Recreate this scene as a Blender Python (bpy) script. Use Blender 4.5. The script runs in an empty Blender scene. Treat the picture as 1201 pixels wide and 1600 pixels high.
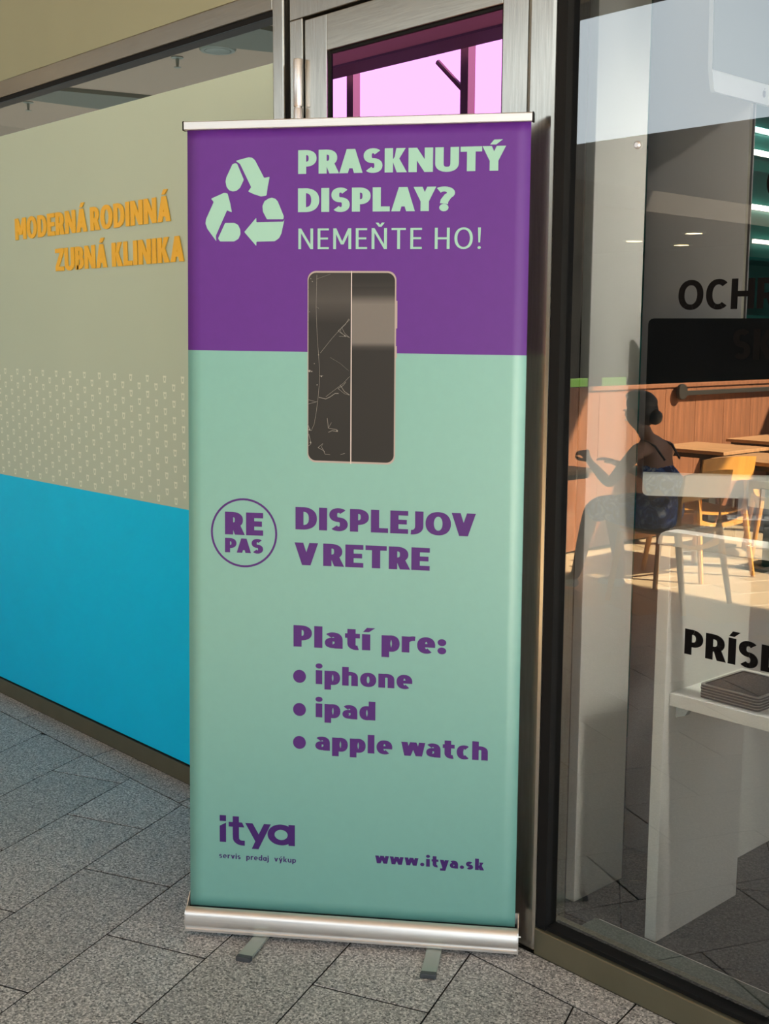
import bpy, bmesh, math, random
from mathutils import Vector, Matrix
from math import pi, sin, cos, radians as rad
random.seed(7)
SC = bpy.context.scene
COL = SC.collection

# ------------------------------------------------------------------ camera
# world: x runs along the shop facade (to the right), y points into the building, z up; facade plane y = 0
cam_d = bpy.data.cameras.new('camera')
cam = bpy.data.objects.new('camera', cam_d); COL.objects.link(cam)
cam_d.sensor_fit = 'VERTICAL'; cam_d.sensor_height = 36.0
cam_d.lens = 1857.2 / 1600.0 * 36.0
cam_d.clip_start = 0.05; cam_d.clip_end = 300
_R = Vector((0.68044, 0.73280, 0.00386)); _W = Vector((-0.72464, 0.67363, -0.14520))
_R.normalize(); _W.normalize(); _U = _R.cross(_W); _R = _W.cross(_U)
m = Matrix((( _R.x, _U.x, -_W.x, 0.0), (_R.y, _U.y, -_W.y, -2.19333), (_R.z, _U.z, -_W.z, 1.54070), (0, 0, 0, 1)))
cam.matrix_world = m
SC.camera = cam

# ------------------------------------------------------------------ world, sun, exposure
w = bpy.data.worlds.new('sky'); SC.world = w; w.use_nodes = True
bgn = w.node_tree.nodes['Background']
bgn.inputs[0].default_value = (0.82, 0.93, 1.0, 1); bgn.inputs[1].default_value = 2.75
sd = bpy.data.lights.new('sun', 'SUN'); sd.energy = 47.0; sd.angle = rad(0.6); sd.color = (1.0, 0.84, 0.60)
so = bpy.data.objects.new('sun', sd); COL.objects.link(so); so.location = (4, -14, 12)
so.rotation_euler = Vector((-0.92, 0.55, -0.87)).to_track_quat('-Z', 'Y').to_euler()
SC.view_settings.view_transform = 'Standard'; SC.view_settings.look = 'None'
SC.view_settings.exposure = 0.32; SC.view_settings.gamma = 1.0; SC.view_settings.use_curve_mapping = False

def area(name, loc, direction, sx, sy, power, color=(1, 1, 1)):
    d = bpy.data.lights.new(name, 'AREA'); d.shape = 'RECTANGLE'; d.size = sx; d.size_y = sy
    d.energy = power; d.color = color
    o = bpy.data.objects.new(name, d); COL.objects.link(o); o.location = loc
    o.rotation_euler = Vector(direction).to_track_quat('-Z', 'Y').to_euler()
    return o
area('clinic_ceiling_light', (-4.6, 1.6, 2.70), (0, 0, -1), 3.0, 1.2, 2.6, (1, .78, .56))
area('shop_side_fill', (1.12, 1.45, 1.55), (-1, -.12, 0), 1.1, 2.4, 11, (1, .94, .90))  # added fill without a fixture, lifts the desk and panel sides
def spot(name, loc, to, power, ang, color=(1, .95, .88)):
    d = bpy.data.lights.new(name, 'SPOT'); d.energy = power; d.spot_size = rad(ang); d.spot_blend = 1.0; d.color = color; d.shadow_soft_size = .06
    o = bpy.data.objects.new(name, d); COL.objects.link(o); o.location = loc
    o.rotation_euler = (Vector(to) - Vector(loc)).to_track_quat('-Z', 'Y').to_euler()
spot('narrow_panel_fill', (-.85, .14, 2.80), (-1.9, .40, .02), 115, 30)  # no lamp hangs there: added to brighten the narrow white panel
spot('grey_panel_fill', (-.35, .16, 2.80), (-1.85, .70, 1.75), 56, 42)  # another added, unseen source, brightens the wide grey panel

YG = 0.03                       # front face of the glazing: the mirror plane of the shop window

# ------------------------------------------------------------------ helpers
def srgb(r, g, b):
    f = lambda c: (c / 255 / 12.92) if c <= 10.3 else ((c / 255 + .055) / 1.055) ** 2.4
    return (f(r), f(g), f(b), 1.0)

def mat(name, col, rough=.5, metal=0.0, spec=.5, noise=0.0, scale=20, bump=0.0, emit=None, estr=1.0, stretch=None, coat=0.0):
    m_ = bpy.data.materials.new(name); m_.use_nodes = True
    nt = m_.node_tree; b = nt.nodes['Principled BSDF']
    if len(col) == 3: col = (*col, 1)
    b.inputs['Base Color'].default_value = col; b.inputs['Roughness'].default_value = rough
    b.inputs['Metallic'].default_value = metal; b.inputs['Specular IOR Level'].default_value = spec
    b.inputs['Coat Weight'].default_value = coat; b.inputs['Coat Roughness'].default_value = .45
    if noise or bump:
        tc = nt.nodes.new('ShaderNodeTexCoord'); mp = nt.nodes.new('ShaderNodeMapping')
        nt.links.new(tc.outputs['Object'], mp.inputs[0])
        if stretch: mp.inputs['Scale'].default_value = stretch
        n = nt.nodes.new('ShaderNodeTexNoise'); n.inputs['Scale'].default_value = scale; n.inputs['Detail'].default_value = 5
        nt.links.new(mp.outputs[0], n.inputs['Vector'])
        if noise:
            r = nt.nodes.new('ShaderNodeValToRGB')
            r.color_ramp.elements[0].position = .3; r.color_ramp.elements[1].position = .7
            r.color_ramp.elements[0].color = (*[c * (1 - noise) for c in col[:3]], 1)
            r.color_ramp.elements[1].color = (*[min(1, c * (1 + noise)) for c in col[:3]], 1)
            nt.links.new(n.outputs['Fac'], r.inputs[0]); nt.links.new(r.outputs[0], b.inputs['Base Color'])
        if bump:
            bp = nt.nodes.new('ShaderNodeBump'); bp.inputs['Strength'].default_value = bump; bp.inputs['Distance'].default_value = .002
            nt.links.new(n.outputs['Fac'], bp.inputs['Height']); nt.links.new(bp.outputs[0], b.inputs['Normal'])
    if emit:
        b.inputs['Emission Color'].default_value = (*emit[:3], 1); b.inputs['Emission Strength'].default_value = estr
    return m_

def glass_mat(name, trans=(1, 1, 1), refl=(1, 1, 1), boost=2.2, base=.0, rough=0.0):
    m_ = bpy.data.materials.new(name); m_.use_nodes = True; nt = m_.node_tree; nt.nodes.clear()
    out = nt.nodes.new('ShaderNodeOutputMaterial'); mx = nt.nodes.new('ShaderNodeMixShader')
    t = nt.nodes.new('ShaderNodeBsdfTransparent'); g = nt.nodes.new('ShaderNodeBsdfGlossy')
    t.inputs[0].default_value = (*trans, 1); g.inputs[0].default_value = (*refl, 1); g.inputs['Roughness'].default_value = rough
    fr = nt.nodes.new('ShaderNodeFresnel'); fr.inputs[0].default_value = 1.5
    ma = nt.nodes.new('ShaderNodeMath'); ma.operation = 'MULTIPLY_ADD'; ma.use_clamp = True
    ma.inputs[1].default_value = boost; ma.inputs[2].default_value = base
    nt.links.new(fr.outputs[0], ma.inputs[0]); nt.links.new(ma.outputs[0], mx.inputs[0])
    nt.links.new(t.outputs[0], mx.inputs[1]); nt.links.new(g.outputs[0], mx.inputs[2]); nt.links.new(mx.outputs[0], out.inputs[0])
    return m_

def clear_mat(name, trans):
    m_ = bpy.data.materials.new(name); m_.use_nodes = True; nt = m_.node_tree; nt.nodes.clear()
    out = nt.nodes.new('ShaderNodeOutputMaterial'); t = nt.nodes.new('ShaderNodeBsdfTransparent')
    t.inputs[0].default_value = (*trans, 1); nt.links.new(t.outputs[0], out.inputs[0]); return m_

def granite(name, dark, mid, light):
    m_ = bpy.data.materials.new(name); m_.use_nodes = True; nt = m_.node_tree; b = nt.nodes['Principled BSDF']
    tc = nt.nodes.new('ShaderNodeTexCoord')
    geo = nt.nodes.new('ShaderNodeNewGeometry')
    v = nt.nodes.new('ShaderNodeTexVoronoi'); v.inputs['Scale'].default_value = 260; v.inputs['Randomness'].default_value = 1
    nt.links.new(geo.outputs['Position'], v.inputs['Vector'])
    sep = nt.nodes.new('ShaderNodeSeparateColor'); nt.links.new(v.outputs['Color'], sep.inputs[0])
    n = nt.nodes.new('ShaderNodeTexNoise'); n.inputs['Scale'].default_value = 130; n.inputs['Detail'].default_value = 3
    nt.links.new(geo.outputs['Position'], n.inputs['Vector'])
    ad = nt.nodes.new('ShaderNodeMath'); ad.operation = 'MULTIPLY_ADD'; ad.inputs[1].default_value = .55
    nt.links.new(sep.outputs[0], ad.inputs[0]); nt.links.new(n.outputs['Fac'], ad.inputs[2])
    r = nt.nodes.new('ShaderNodeValToRGB'); e = r.color_ramp.elements
    e[0].position = .46; e[0].color = (*dark, 1); e[1].position = 1.0; e[1].color = (*light, 1)
    a = e.new(.66); a.color = (*mid, 1); a2 = e.new(.86); a2.color = (*[min(1, c * 1.28) for c in mid], 1)
    nt.links.new(ad.outputs[0], r.inputs[0])
    hsv = nt.nodes.new('ShaderNodeHueSaturation'); nt.links.new(r.outputs[0], hsv.inputs['Color'])
    oi = nt.nodes.new('ShaderNodeObjectInfo'); mr = nt.nodes.new('ShaderNodeMapRange')
    mr.inputs['To Min'].default_value = .90; mr.inputs['To Max'].default_value = 1.08
    nt.links.new(oi.outputs['Random'], mr.inputs['Value']); nt.links.new(mr.outputs[0], hsv.inputs['Value'])
    nt.links.new(hsv.outputs[0], b.inputs['Base Color'])
    b.inputs['Roughness'].default_value = .42; b.inputs['Specular IOR Level'].default_value = .5
    bp = nt.nodes.new('ShaderNodeBump'); bp.inputs['Strength'].default_value = .25; bp.inputs['Distance'].default_value = .001
    nt.links.new(n.outputs['Fac'], bp.inputs['Height']); nt.links.new(bp.outputs[0], b.inputs['Normal'])
    return m_

class MB:
    """collects shapes and links them as ONE mesh object"""
    def __init__(s): s.v = []; s.f = []; s.mi = []
    def face(s, pts, mi=0):
        i = len(s.v); s.v += [tuple(p) for p in pts]; s.f.append(tuple(range(i, i + len(pts)))); s.mi.append(mi)
    def box(s, x0, y0, z0, x1, y1, z1, mi=0, M=None):
        x0, x1 = min(x0, x1), max(x0, x1); y0, y1 = min(y0, y1), max(y0, y1); z0, z1 = min(z0, z1), max(z0, z1)
        c = [(x0, y0, z0), (x1, y0, z0), (x1, y1, z0), (x0, y1, z0), (x0, y0, z1), (x1, y0, z1), (x1, y1, z1), (x0, y1, z1)]
        if M is not None: c = [tuple(M @ Vector(p)) for p in c]
        i = len(s.v); s.v += c
        for q in ((0, 3, 2, 1), (4, 5, 6, 7), (0, 1, 5, 4), (1, 2, 6, 5), (2, 3, 7, 6), (3, 0, 4, 7)):
            s.f.append(tuple(i + k for k in q)); s.mi.append(mi)
    def prism(s, poly, a, b, mi=0, caps=True):
        """poly: list of 3d points; extruded from +a to +b (vectors)"""
        n = len(poly); i = len(s.v); a = Vector(a); b = Vector(b)
        s.v += [tuple(Vector(p) + a) for p in poly] + [tuple(Vector(p) + b) for p in poly]
        for k in range(n):
            s.f.append((i + k, i + (k + 1) % n, i + n + (k + 1) % n, i + n + k)); s.mi.append(mi)
        if caps:
            s.f.append(tuple(i + k for k in range(n))[::-1]); s.mi.append(mi)
            s.f.append(tuple(i + n + k for k in range(n))); s.mi.append(mi)
    def tube(s, pts, r, n=10, mi=0, flat=None):
        """round bar along pts; r number or list; flat=(ru,rv) scales"""
        pts = [Vector(p) for p in pts]; rs = r if isinstance(r, (list, tuple)) else [r] * len(pts); rings = []
        for k, p in enumerate(pts):
            d = (pts[min(k + 1, len(pts) - 1)] - pts[max(k - 1, 0)]).normalized()
            u = d.cross(Vector((0, 0, 1)));
            if u.length < .05: u = d.cross(Vector((1, 0, 0)))
            u.normalize(); v = d.cross(u); i = len(s.v)
            for j in range(n):
                t = 2 * pi * j / n; s.v.append(tuple(p + u * cos(t) * rs[k] + v * sin(t) * rs[k]))
            rings.append(i)
        for a, b in zip(rings, rings[1:]):
            for j in range(n):
                s.f.append((a + j, a + (j + 1) % n, b + (j + 1) % n, b + j)); s.mi.append(mi)
        s.f.append(tuple(rings[0] + j for j in range(n))[::-1]); s.mi.append(mi)
        s.f.append(tuple(rings[-1] + j for j in range(n))); s.mi.append(mi)
    def lathe(s, prof, c, n=20, mi=0, ax='z'):
        rings = []
        for (r, h) in prof:
            i = len(s.v)
            for j in range(n):
                t = 2 * pi * j / n
                p = (r * cos(t), r * sin(t), h) if ax == 'z' else (r * cos(t), h, r * sin(t)) if ax == 'y' else (h, r * cos(t), r * sin(t))
                s.v.append((c[0] + p[0], c[1] + p[1], c[2] + p[2]))
            rings.append(i)
        for a, b in zip(rings, rings[1:]):
            for j in range(n): s.f.append((a + j, a + (j + 1) % n, b + (j + 1) % n, b + j)); s.mi.append(mi)
        s.f.append(tuple(rings[0] + j for j in range(n))[::-1]); s.mi.append(mi)
        s.f.append(tuple(rings[-1] + j for j in range(n))); s.mi.append(mi)
    def sphere(s, c, rx, ry, rz, n=14, m=9, mi=0, noise=0.0):
        prof = []; rings = []
        for k in range(m + 1):
            a = -pi / 2 + pi * k / m; i = len(s.v)
            for j in range(n):
                t = 2 * pi * j / n; q = 1 + noise * (random.random() - .5)
                s.v.append((c[0] + rx * cos(a) * cos(t) * q, c[1] + ry * cos(a) * sin(t) * q, c[2] + rz * sin(a) * q))
            rings.append(i)
        for a, b in zip(rings, rings[1:]):
            for j in range(n): s.f.append((a + j, a + (j + 1) % n, b + (j + 1) % n, b + j)); s.mi.append(mi)
    def build(s, name, mats, parent=None, smooth=False, bevel=0.0, loc=None, rz=0.0, fix=True, seg=2):
        me = bpy.data.meshes.new(name); me.from_pydata(s.v, [], s.f); me.update()
        if not isinstance(mats, (list, tuple)): mats = [mats]
        for q in mats: me.materials.append(q)
        if len(mats) > 1: me.polygons.foreach_set('material_index', s.mi)
        bm = bmesh.new(); bm.from_mesh(me)
        if fix:
            bmesh.ops.remove_doubles(bm, verts=bm.verts, dist=1e-6); bmesh.ops.recalc_face_normals(bm, faces=bm.faces)
        if bevel:
            ed = [e for e in bm.edges if len(e.link_faces) == 2 and e.calc_face_angle(0) > .6]
            bmesh.ops.bevel(bm, geom=ed, offset=bevel, segments=seg, affect='EDGES', clamp_overlap=True, profile=.6)
        bm.to_mesh(me); bm.free()
        if smooth:
            me.polygons.foreach_set('use_smooth', [True] * len(me.polygons))
            try: me.set_sharp_from_angle(angle=rad(40))
            except Exception: pass
        o = bpy.data.objects.new(name, me); COL.objects.link(o)
        if loc is not None: o.location = loc
        o.rotation_euler.z = rz
        if parent is not None: o.parent = parent
        return o

def tag(o, label=None, cat=None, group=None, kind=None):
    if label: o['label'] = label
    if cat: o['category'] = cat
    if group: o['group'] = group
    if kind: o['kind'] = kind
    return o
def empty(name, loc=(0, 0, 0), rz=0.0, parent=None):
    o = bpy.data.objects.new(name, None); COL.objects.link(o); o.location = loc; o.rotation_euler.z = rz
    o.empty_display_size = .1
    if parent is not None: o.parent = parent
    return o
def copy_tree(o, parent=None):
    c = o.copy(); COL.objects.link(c); c.parent = parent
    for ch in list(o.children): copy_tree(ch, c)
    return c
def rrect(x0, y0, x1, y1, r, n=6):
    P = []
    for cx, cy, a in ((x1 - r, y0 + r, -90), (x1 - r, y1 - r, 0), (x0 + r, y1 - r, 90), (x0 + r, y0 + r, 180)):
        for k in range(n + 1):
            t = rad(a + 90 * k / n); P.append((cx + r * cos(t), cy + r * sin(t)))
    return P

# ------------------------------------------------------------------ lettering: outlines built from strokes
def g_rect(x0, y0, x1, y1): return [(x0, y0), (x1, y0), (x1, y1), (x0, y1)]
def arc(cx, cy, rx, ry, a0, a1, n=14, e=1.0):
    out = []
    for k in range(n + 1):
        t = rad(a0 + (a1 - a0) * k / n); c, s_ = cos(t), sin(t)
        out.append((cx + rx * math.copysign(abs(c) ** e, c), cy + ry * math.copysign(abs(s_) ** e, s_)))
    return out
def stroke(pts, s, h, closed=False):
    """list of quads: stem weight s on vertical runs, h on horizontal runs"""
    n = len(pts); L = []; Rr = []
    for k in range(n):
        a = pts[k - 1] if (k > 0 or closed) else pts[k]; b = pts[(k + 1) % n] if (k < n - 1 or closed) else pts[k]
        dx, dy = b[0] - a[0], b[1] - a[1]; q = math.hypot(dx, dy) or 1; nx, ny = -dy / q, dx / q
        hw = .5 * math.hypot(s * nx, h * ny)
        L.append((pts[k][0] + nx * hw, pts[k][1] + ny * hw)); Rr.append((pts[k][0] - nx * hw, pts[k][1] - ny * hw))
    return [[Rr[k], Rr[(k + 1) % n], L[(k + 1) % n], L[k]] for k in range(n if closed else n - 1)]
EX = .86   # squareness of the bowls

def glyph(ch, s, h, X=.74, geo=False):
    """polygons and advance width of a letter, cap height 1"""
    P = []; w = .62
    acc = None
    if ch in 'ÁÝÍáíý': acc = 'a'; ch = {'Á': 'A', 'Ý': 'Y', 'Í': 'I', 'á': 'a', 'í': 'i', 'ý': 'y'}[ch]
    if ch in 'ŇŠ': acc = 'c'; ch = {'Ň': 'N', 'Š': 'S'}[ch]
    if ch == 'É': acc = 'a'; ch = 'E'
    base = ch; heavy = s > .2
    def bar(x0, y0, x1, y1, t):    # slanted bar with horizontal ends, horizontal thickness t
        P.append([(x0, y0), (x0 + t, y0), (x1 + t, y1), (x1, y1)])
    if ch == 'I': w = s; P.append(g_rect(0, 0, s, 1))
    elif ch == 'L': w = .30 + s; P += [g_rect(0, 0, s, 1), g_rect(0, 0, w, h)]
    elif ch == 'E': w = .32 + s; P += [g_rect(0, 0, s, 1), g_rect(0, 0, w, h), g_rect(0, 1 - h, w, 1), g_rect(0, .51 - h / 2, w * .93, .51 + h / 2)]
    elif ch == 'T': w = .42 + s; P += [g_rect((w - s) / 2, 0, (w + s) / 2, 1), g_rect(0, 1 - h, w, 1)]
    elif ch == 'H': w = .40 + s * 1.35; P += [g_rect(0, 0, s, 1), g_rect(w - s, 0, w, 1), g_rect(0, .5 - h / 2, w, .5 + h / 2)]
    elif ch in 'PR':
        w = .36 + s; y1 = 1 - h / 2; y0 = .36 + h * .22 if ch == 'P' else .40 + h * .1; r = (y1 - y0) / 2
        P += [g_rect(0, 0, s, 1)]
        P += stroke([(s * .5, y1), (w - s / 2 - r * 1.0, y1)] + arc(w - s / 2 - r, (y0 + y1) / 2, r, r, 90, -90, 14, EX) + [(s * .5, y0)], s, h)
        if ch == 'R':
            x = .26 + s * .25; P.append([(x - s * .35, y0), (x + s * .75, y0), (w + s * .12 + .03, 0), (w - s * .98, 0)]); w += .03
    elif ch == 'B':
        w = .38 + s
        P += [g_rect(0, 0, s, 1)]
        for (y0, y1, ww) in ((.52, 1 - h / 2, w * .94), (h / 2, .52, w)):
            r = (y1 - y0) / 2
            P += stroke([(s * .5, y1), (ww - s / 2 - r, y1)] + arc(ww - s / 2 - r, (y0 + y1) / 2, r, r, 90, -90, 12, EX) + [(s * .5, y0)], s, h * .95)
    elif ch == 'D':
        w = .46 + s; rx = w * .48; P += [g_rect(0, 0, s, 1)]
        P += stroke([(s * .5, 1 - h / 2), (w - s / 2 - rx + s * .2, 1 - h / 2)] + arc(w - s / 2 - rx, .5, rx, .5 - h / 2, 90, -90, 20, EX)[1:-1] + [(w - s / 2 - rx + s * .2, h / 2), (s * .5, h / 2)], s, h)
    elif ch == 'O': w = .56 + s; P += stroke(arc(w / 2, .5, w / 2 - s / 2, .51 - h / 2, 0, 360, 36, .92)[:-1], s, h, True)
    elif ch == 'C': w = .48 + s; P += stroke(arc(w / 2 + .03, .5, w / 2 - s / 2 + .02, .51 - h / 2, 48, 312, 26, .92), s, h)
    elif ch == 'U': w = .40 + s * 1.35; r = (w - s) / 2; P += stroke([(s / 2, 1), (s / 2, .5)] + arc(w / 2, r + h / 2 - .01, r, r, 180, 360, 16, .9) + [(w - s / 2, .5), (w - s / 2, 1)], s, h)
    elif ch == 'J':
        w = .26 + s; P += stroke([(w - s / 2, 1), (w - s / 2, .4)] + arc(w - s / 2 - .24, .26 + h / 2 - .02, .24, .26, 0, -98, 12), s, h)
    elif ch == 'S':
        w = .36 + s; ry = (1.02 - h) / 4; rx = w / 2 - s / 2
        up = arc(w / 2, 1.01 - h / 2 - ry, rx, ry, 38, 262, 16, .92); lo = arc(w / 2, -.01 + h / 2 + ry, rx, ry, 82, -142, 16, .92)
        P += stroke(up + lo, s * .98, h)
    elif ch == 's':
        w = .27 + s; ry = (X + .02 - h) / 4; rx = w / 2 - s / 2
        up = arc(w / 2, X + .01 - h / 2 - ry, rx, ry, 35, 262, 12, .92); lo = arc(w / 2, -.01 + h / 2 + ry, rx, ry, 82, -145, 12, .92)
        P += stroke(up + lo, s * .95, h)
    elif ch == 'A':
        w = .50 + s * 1.05; t = s * 1.06; a = (w - t * .98) / 2
        P += [[(0, 0), (t, 0), (a + t * .98, 1), (a, 1)], [(w - t, 0), (w, 0), (a + t * .98, 1), (a, 1)], g_rect(w * .22, .2, w * .78, .2 + h)]
    elif ch in 'Vv':
        H_ = 1 if ch == 'V' else X; w = (.50 if ch == 'V' else .38) + s * 1.05; t = s * 1.06; a = (w - t * .98) / 2
        P += [[(0, H_), (t, H_), (a + t * .98, 0), (a, 0)], [(w - t, H_), (w, H_), (a + t * .98, 0), (a, 0)]]
    elif ch == 'Y':
        w = .46 + s * 1.05; t = s * 1.08; a = (w - s) / 2
        P += [[(0, 1), (t, 1), (a + s, .40), (a + s * .5, .3), (a, .40)], [(w - t, 1), (w, 1), (a + s, .40), (a + s * .5, .3), (a, .40)], g_rect(a, 0, a + s, .42)]
    elif ch == 'y':
        w = .38 + s * 1.05; t = s * 1.06; a = (w - t * .98) / 2
        k = (w - t - a) / X
        P += [[(0, X), (t, X), (a + t * .98, 0), (a, 0)], [(w - t, X), (w, X), (a + t - k * .26, -.27), (a - k * .26, -.27)]]
        if not geo: P.append(g_rect(a - k * .26 - .10, -.27, a + t * .5 - k * .26, -.27 + h))
    elif ch in 'wW':
        w = .62 + s * 1.5; t = s * .98; q = w / 4; H_ = X
        P += [[(0, H_), (t, H_), (q + t * .55, 0), (q - t * .45, 0)], [(w / 2 - t * .5, H_), (w / 2 + t * .5, H_), (q + t * .55, 0), (q - t * .45, 0)],
              [(w / 2 - t * .5, H_), (w / 2 + t * .5, H_), (3 * q + t * .45, 0), (3 * q - t * .55, 0)], [(w - t, H_), (w, H_), (3 * q + t * .45, 0), (3 * q - t * .55, 0)]]
    elif ch in 'Kk':
        w = (.40 if ch == 'K' else .33) + s * 1.15; H_ = 1 if ch == 'K' else X; t = s * 1.12; mid = H_ * .52
        P += [g_rect(0, 0, s, 1), [(s * .8, mid - .1), (s * .8 + t * .35, mid + .12), (w - t * .1 - t * .98, H_), (w - t * .08, H_), (s * .8 + t * .75, mid - .02)],
              [(s * .8 + .02, mid + .02), (s * .8 + t * .75, mid + .12), (w + .02, 0), (w - t * 1.02, 0)]]
    elif ch == 'N':
        w = .42 + s * 1.4; P += [g_rect(0, 0, s, 1), g_rect(w - s, 0, w, 1), [(0, 1), (s * 1.02, 1), (w, 0), (w - s * 1.02, 0)]]
    elif ch == 'M':
        w = .50 + s * 1.7; P += [g_rect(0, 0, s, 1), g_rect(w - s, 0, w, 1), [(0, 1), (s * 1.1, 1), (w / 2 + s * .5, .22), (w / 2 - s * .5, .22)], [(w - s * 1.1, 1), (w, 1), (w / 2 + s * .5, .22), (w / 2 - s * .5, .22)]]
    elif ch == 'Z':
        w = .40 + s; P += [g_rect(0, 0, w, h), g_rect(0, 1 - h, w, 1), [(0, h * .98), (w - s * 1.1, 1 - h * .98), (w, 1 - h * .98), (s * 1.1, h * .98)]]
    elif ch == '?':
        w = .32 + s; P += stroke(arc(w * .42, .74, w * .42 - s * .1, .26 - h / 2, 140, -55, 14, .95) + [(w * .45, .42), (w * .42, .3)], s, h)
        P.append(arc(w * .42, s * .5, s * .56, s * .56, 0, 360, 16)[:-1])
    elif ch == '!':
        w = s * 1.3; P += [[(s * .3, .3), (s * .9, .3), (s * 1.1, 1), (s * .1, 1)], arc(s * .6, s * .55, s * .6, s * .6, 0, 360, 14)[:-1]]
    elif ch in ':.':
        r = s * .56; w = r * 2; P.append(arc(r, r, r, r, 0, 360, 18)[:-1])
        if ch == ':': P.append(arc(r, X - r - .04, r, r, 0, 360, 18)[:-1])
    elif ch == 'o': w = .40 + s; P += stroke(arc(w / 2, X / 2, w / 2 - s / 2, X / 2 + .01 - h / 2, 0, 360, 28, .93)[:-1], s, h, True)
    elif ch == 'c': w = .30 + s; P += stroke(arc(w / 2 + .04, X / 2, w / 2 - s / 2 + .03, X / 2 + .01 - h / 2, 52, 308, 20, .93), s, h)
    elif ch == 'e':
        w = .38 + s; rx = w / 2 - s / 2; ry = X / 2 + .01 - h / 2
        P += stroke(arc(w / 2, X / 2, rx, ry, 0, 308, 24, .93), s, h) + [g_rect(s * .5, X / 2 - h * .42, w - s * .02, X / 2 + h * .34)]
    elif ch in 'pbdq' or (ch == 'a' and geo):
        w = .38 + s; left = ch in 'pb'; sx = 0 if left else w - s
        lo = -.27 if ch in 'pq' else 0; hi = 1.0 if ch in 'bd' else X
        P.append(g_rect(sx, lo, sx + s, hi)); cx = w / 2 + (s * .08 if left else -s * .08)
        P += stroke(arc(cx, X / 2, w / 2 - s / 2 - s * .08 + .005, X / 2 + .01 - h / 2, 0, 360, 28, .93)[:-1], s, h, True)
    elif ch == 'a':
        w = .34 + s; r = w / 2 - s / 2; ry = .25
        P += stroke(arc(w / 2 - .02, X + .01 - h / 2 - ry, r + .02, ry, 138, 0, 12, .9) + [(w - s / 2, .3), (w - s / 2, 0)], s, h)
        yy = .43 - h * .1; r2 = (yy - h / 2) / 2
        P += stroke([(w - s * .6, yy), (s / 2 + r2 + .02, yy)] + arc(s / 2 + r2, (yy + h / 2) / 2, r2, r2, 90, 270, 12, .9) + [(s / 2 + r2 + .05, h / 2), (w - s * .8, h / 2 + .05)], s, h * .86)
    elif ch in 'hn':
        w = .36 + s * 1.1; P.append(g_rect(0, 0, s, 1 if ch == 'h' else X)); r = (w - s) / 2
        P += stroke(arc(w / 2, X + .01 - h / 2 - r, r, r, 165, 0, 12, .9) + [(w - s / 2, .3), (w - s / 2, 0)], s, h)
    elif ch == 'u':
        w = .36 + s * 1.1; P.append(g_rect(w - s, 0, w, X)); r = (w - s) / 2
        P += stroke([(s / 2, X), (s / 2, .4)] + arc(w / 2, r + h / 2 - .01, r, r, 180, 345, 12, .9), s, h)
    elif ch == 'r':
        w = .20 + s; P.append(g_rect(0, 0, s, X)); P += stroke(arc(w * .92, X - .30 + .01 - h * .45, w * .72, .30, 150, 82, 8), s, h)
    elif ch == 't':
        w = .22 + s; x = .08
        P += [g_rect(0, X - h, w + .01, X)] + stroke([(x + s / 2, .95 if not geo else 1.0), (x + s / 2, .3)] + arc(x + s / 2 + .17, .18 + h / 2 - .02, .17, .18, 180, 290, 8), s, h)
    elif ch == 'l': w = s; P.append(g_rect(0, 0, s, 1))
    elif ch in 'ij':
        w = s; P.append(g_rect(0, 0 if ch == 'i' else -.12, s, X))
        if not acc: P.append(arc(s / 2, X + .09 + s * .5, s * .54, s * .5, 0, 360, 16)[:-1] if heavy else g_rect(0, X + .1, s, X + .1 + s))
        if ch == 'j': P += stroke([(s / 2, 0), (s / 2, -.14), (s * .1, -.24 + h * .2), (-.1, -.27 + h * .5)], s, h)
    elif ch == ' ': w = .20
    if acc:
        cx = w / 2 + (.03 if base != 'i' else .06); y = (1.06 if base.isupper() else X + .10)
        t = max(s * .8, .11)
        if acc == 'a': P.append([(cx - t * .75, y), (cx + t * .15, y), (cx + t * 1.1, y + .20), (cx - t * .15, y + .20)])
        else: P += [[(cx - .17, y + .2), (cx - .17 + t, y + .2), (cx + t * .45, y), (cx - t * .45, y)], [(cx + .17 - t, y + .2), (cx + .17, y + .2), (cx + t * .45, y), (cx - t * .45, y)]]
    return P, w

def text_polys(line, x, y, cap, width, s, h, track=.09, X=.74, geo=False, space=.20, per=False):
    """polygons (2d) of a line of lettering, squeezed to the given overall width"""
    glyphs = []; pen = 0
    kern = {('V', ' '): -.04, ('A', 'Y'): -.12, ('L', 'A'): -.02, ('T', 'Ý'): -.06, ('U', 'T'): -.02, ('J', 'O'): 0, ('O', 'V'): -.05, ('R', 'A'): -.03, ('P', 'R'): 0, ('A', 'S'): -.04, ('L', 'Í'): 0, ('Y', '?'): -.06, ('t', 'y'): -.02, ('w', 'w'): -.06, ('w', 'a'): -.05, ('y', 'a'): -.06, ('v', 'i'): 0, ('.', 'i'): 0, ('P', 'A'): -.06, ('E', 'J'): -.10}
    prev = None
    for ch in line:
        if ch == ' ': pen += space; prev = ch; continue
        P, w_ = glyph(ch, s, h, X, geo)
        pen += kern.get((prev, ch), 0)
        glyphs.append((ch, pen, P)); pen += w_ + track; prev = ch
    tot = pen - track; fx = width / tot
    out = []
    for ch, p0, P in glyphs:
        g = [[(x + (p0 + px) * fx, y + py * cap) for px, py in poly] for poly in P]
        if per: out.append((ch, g))
        else: out += g
    return out

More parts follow.
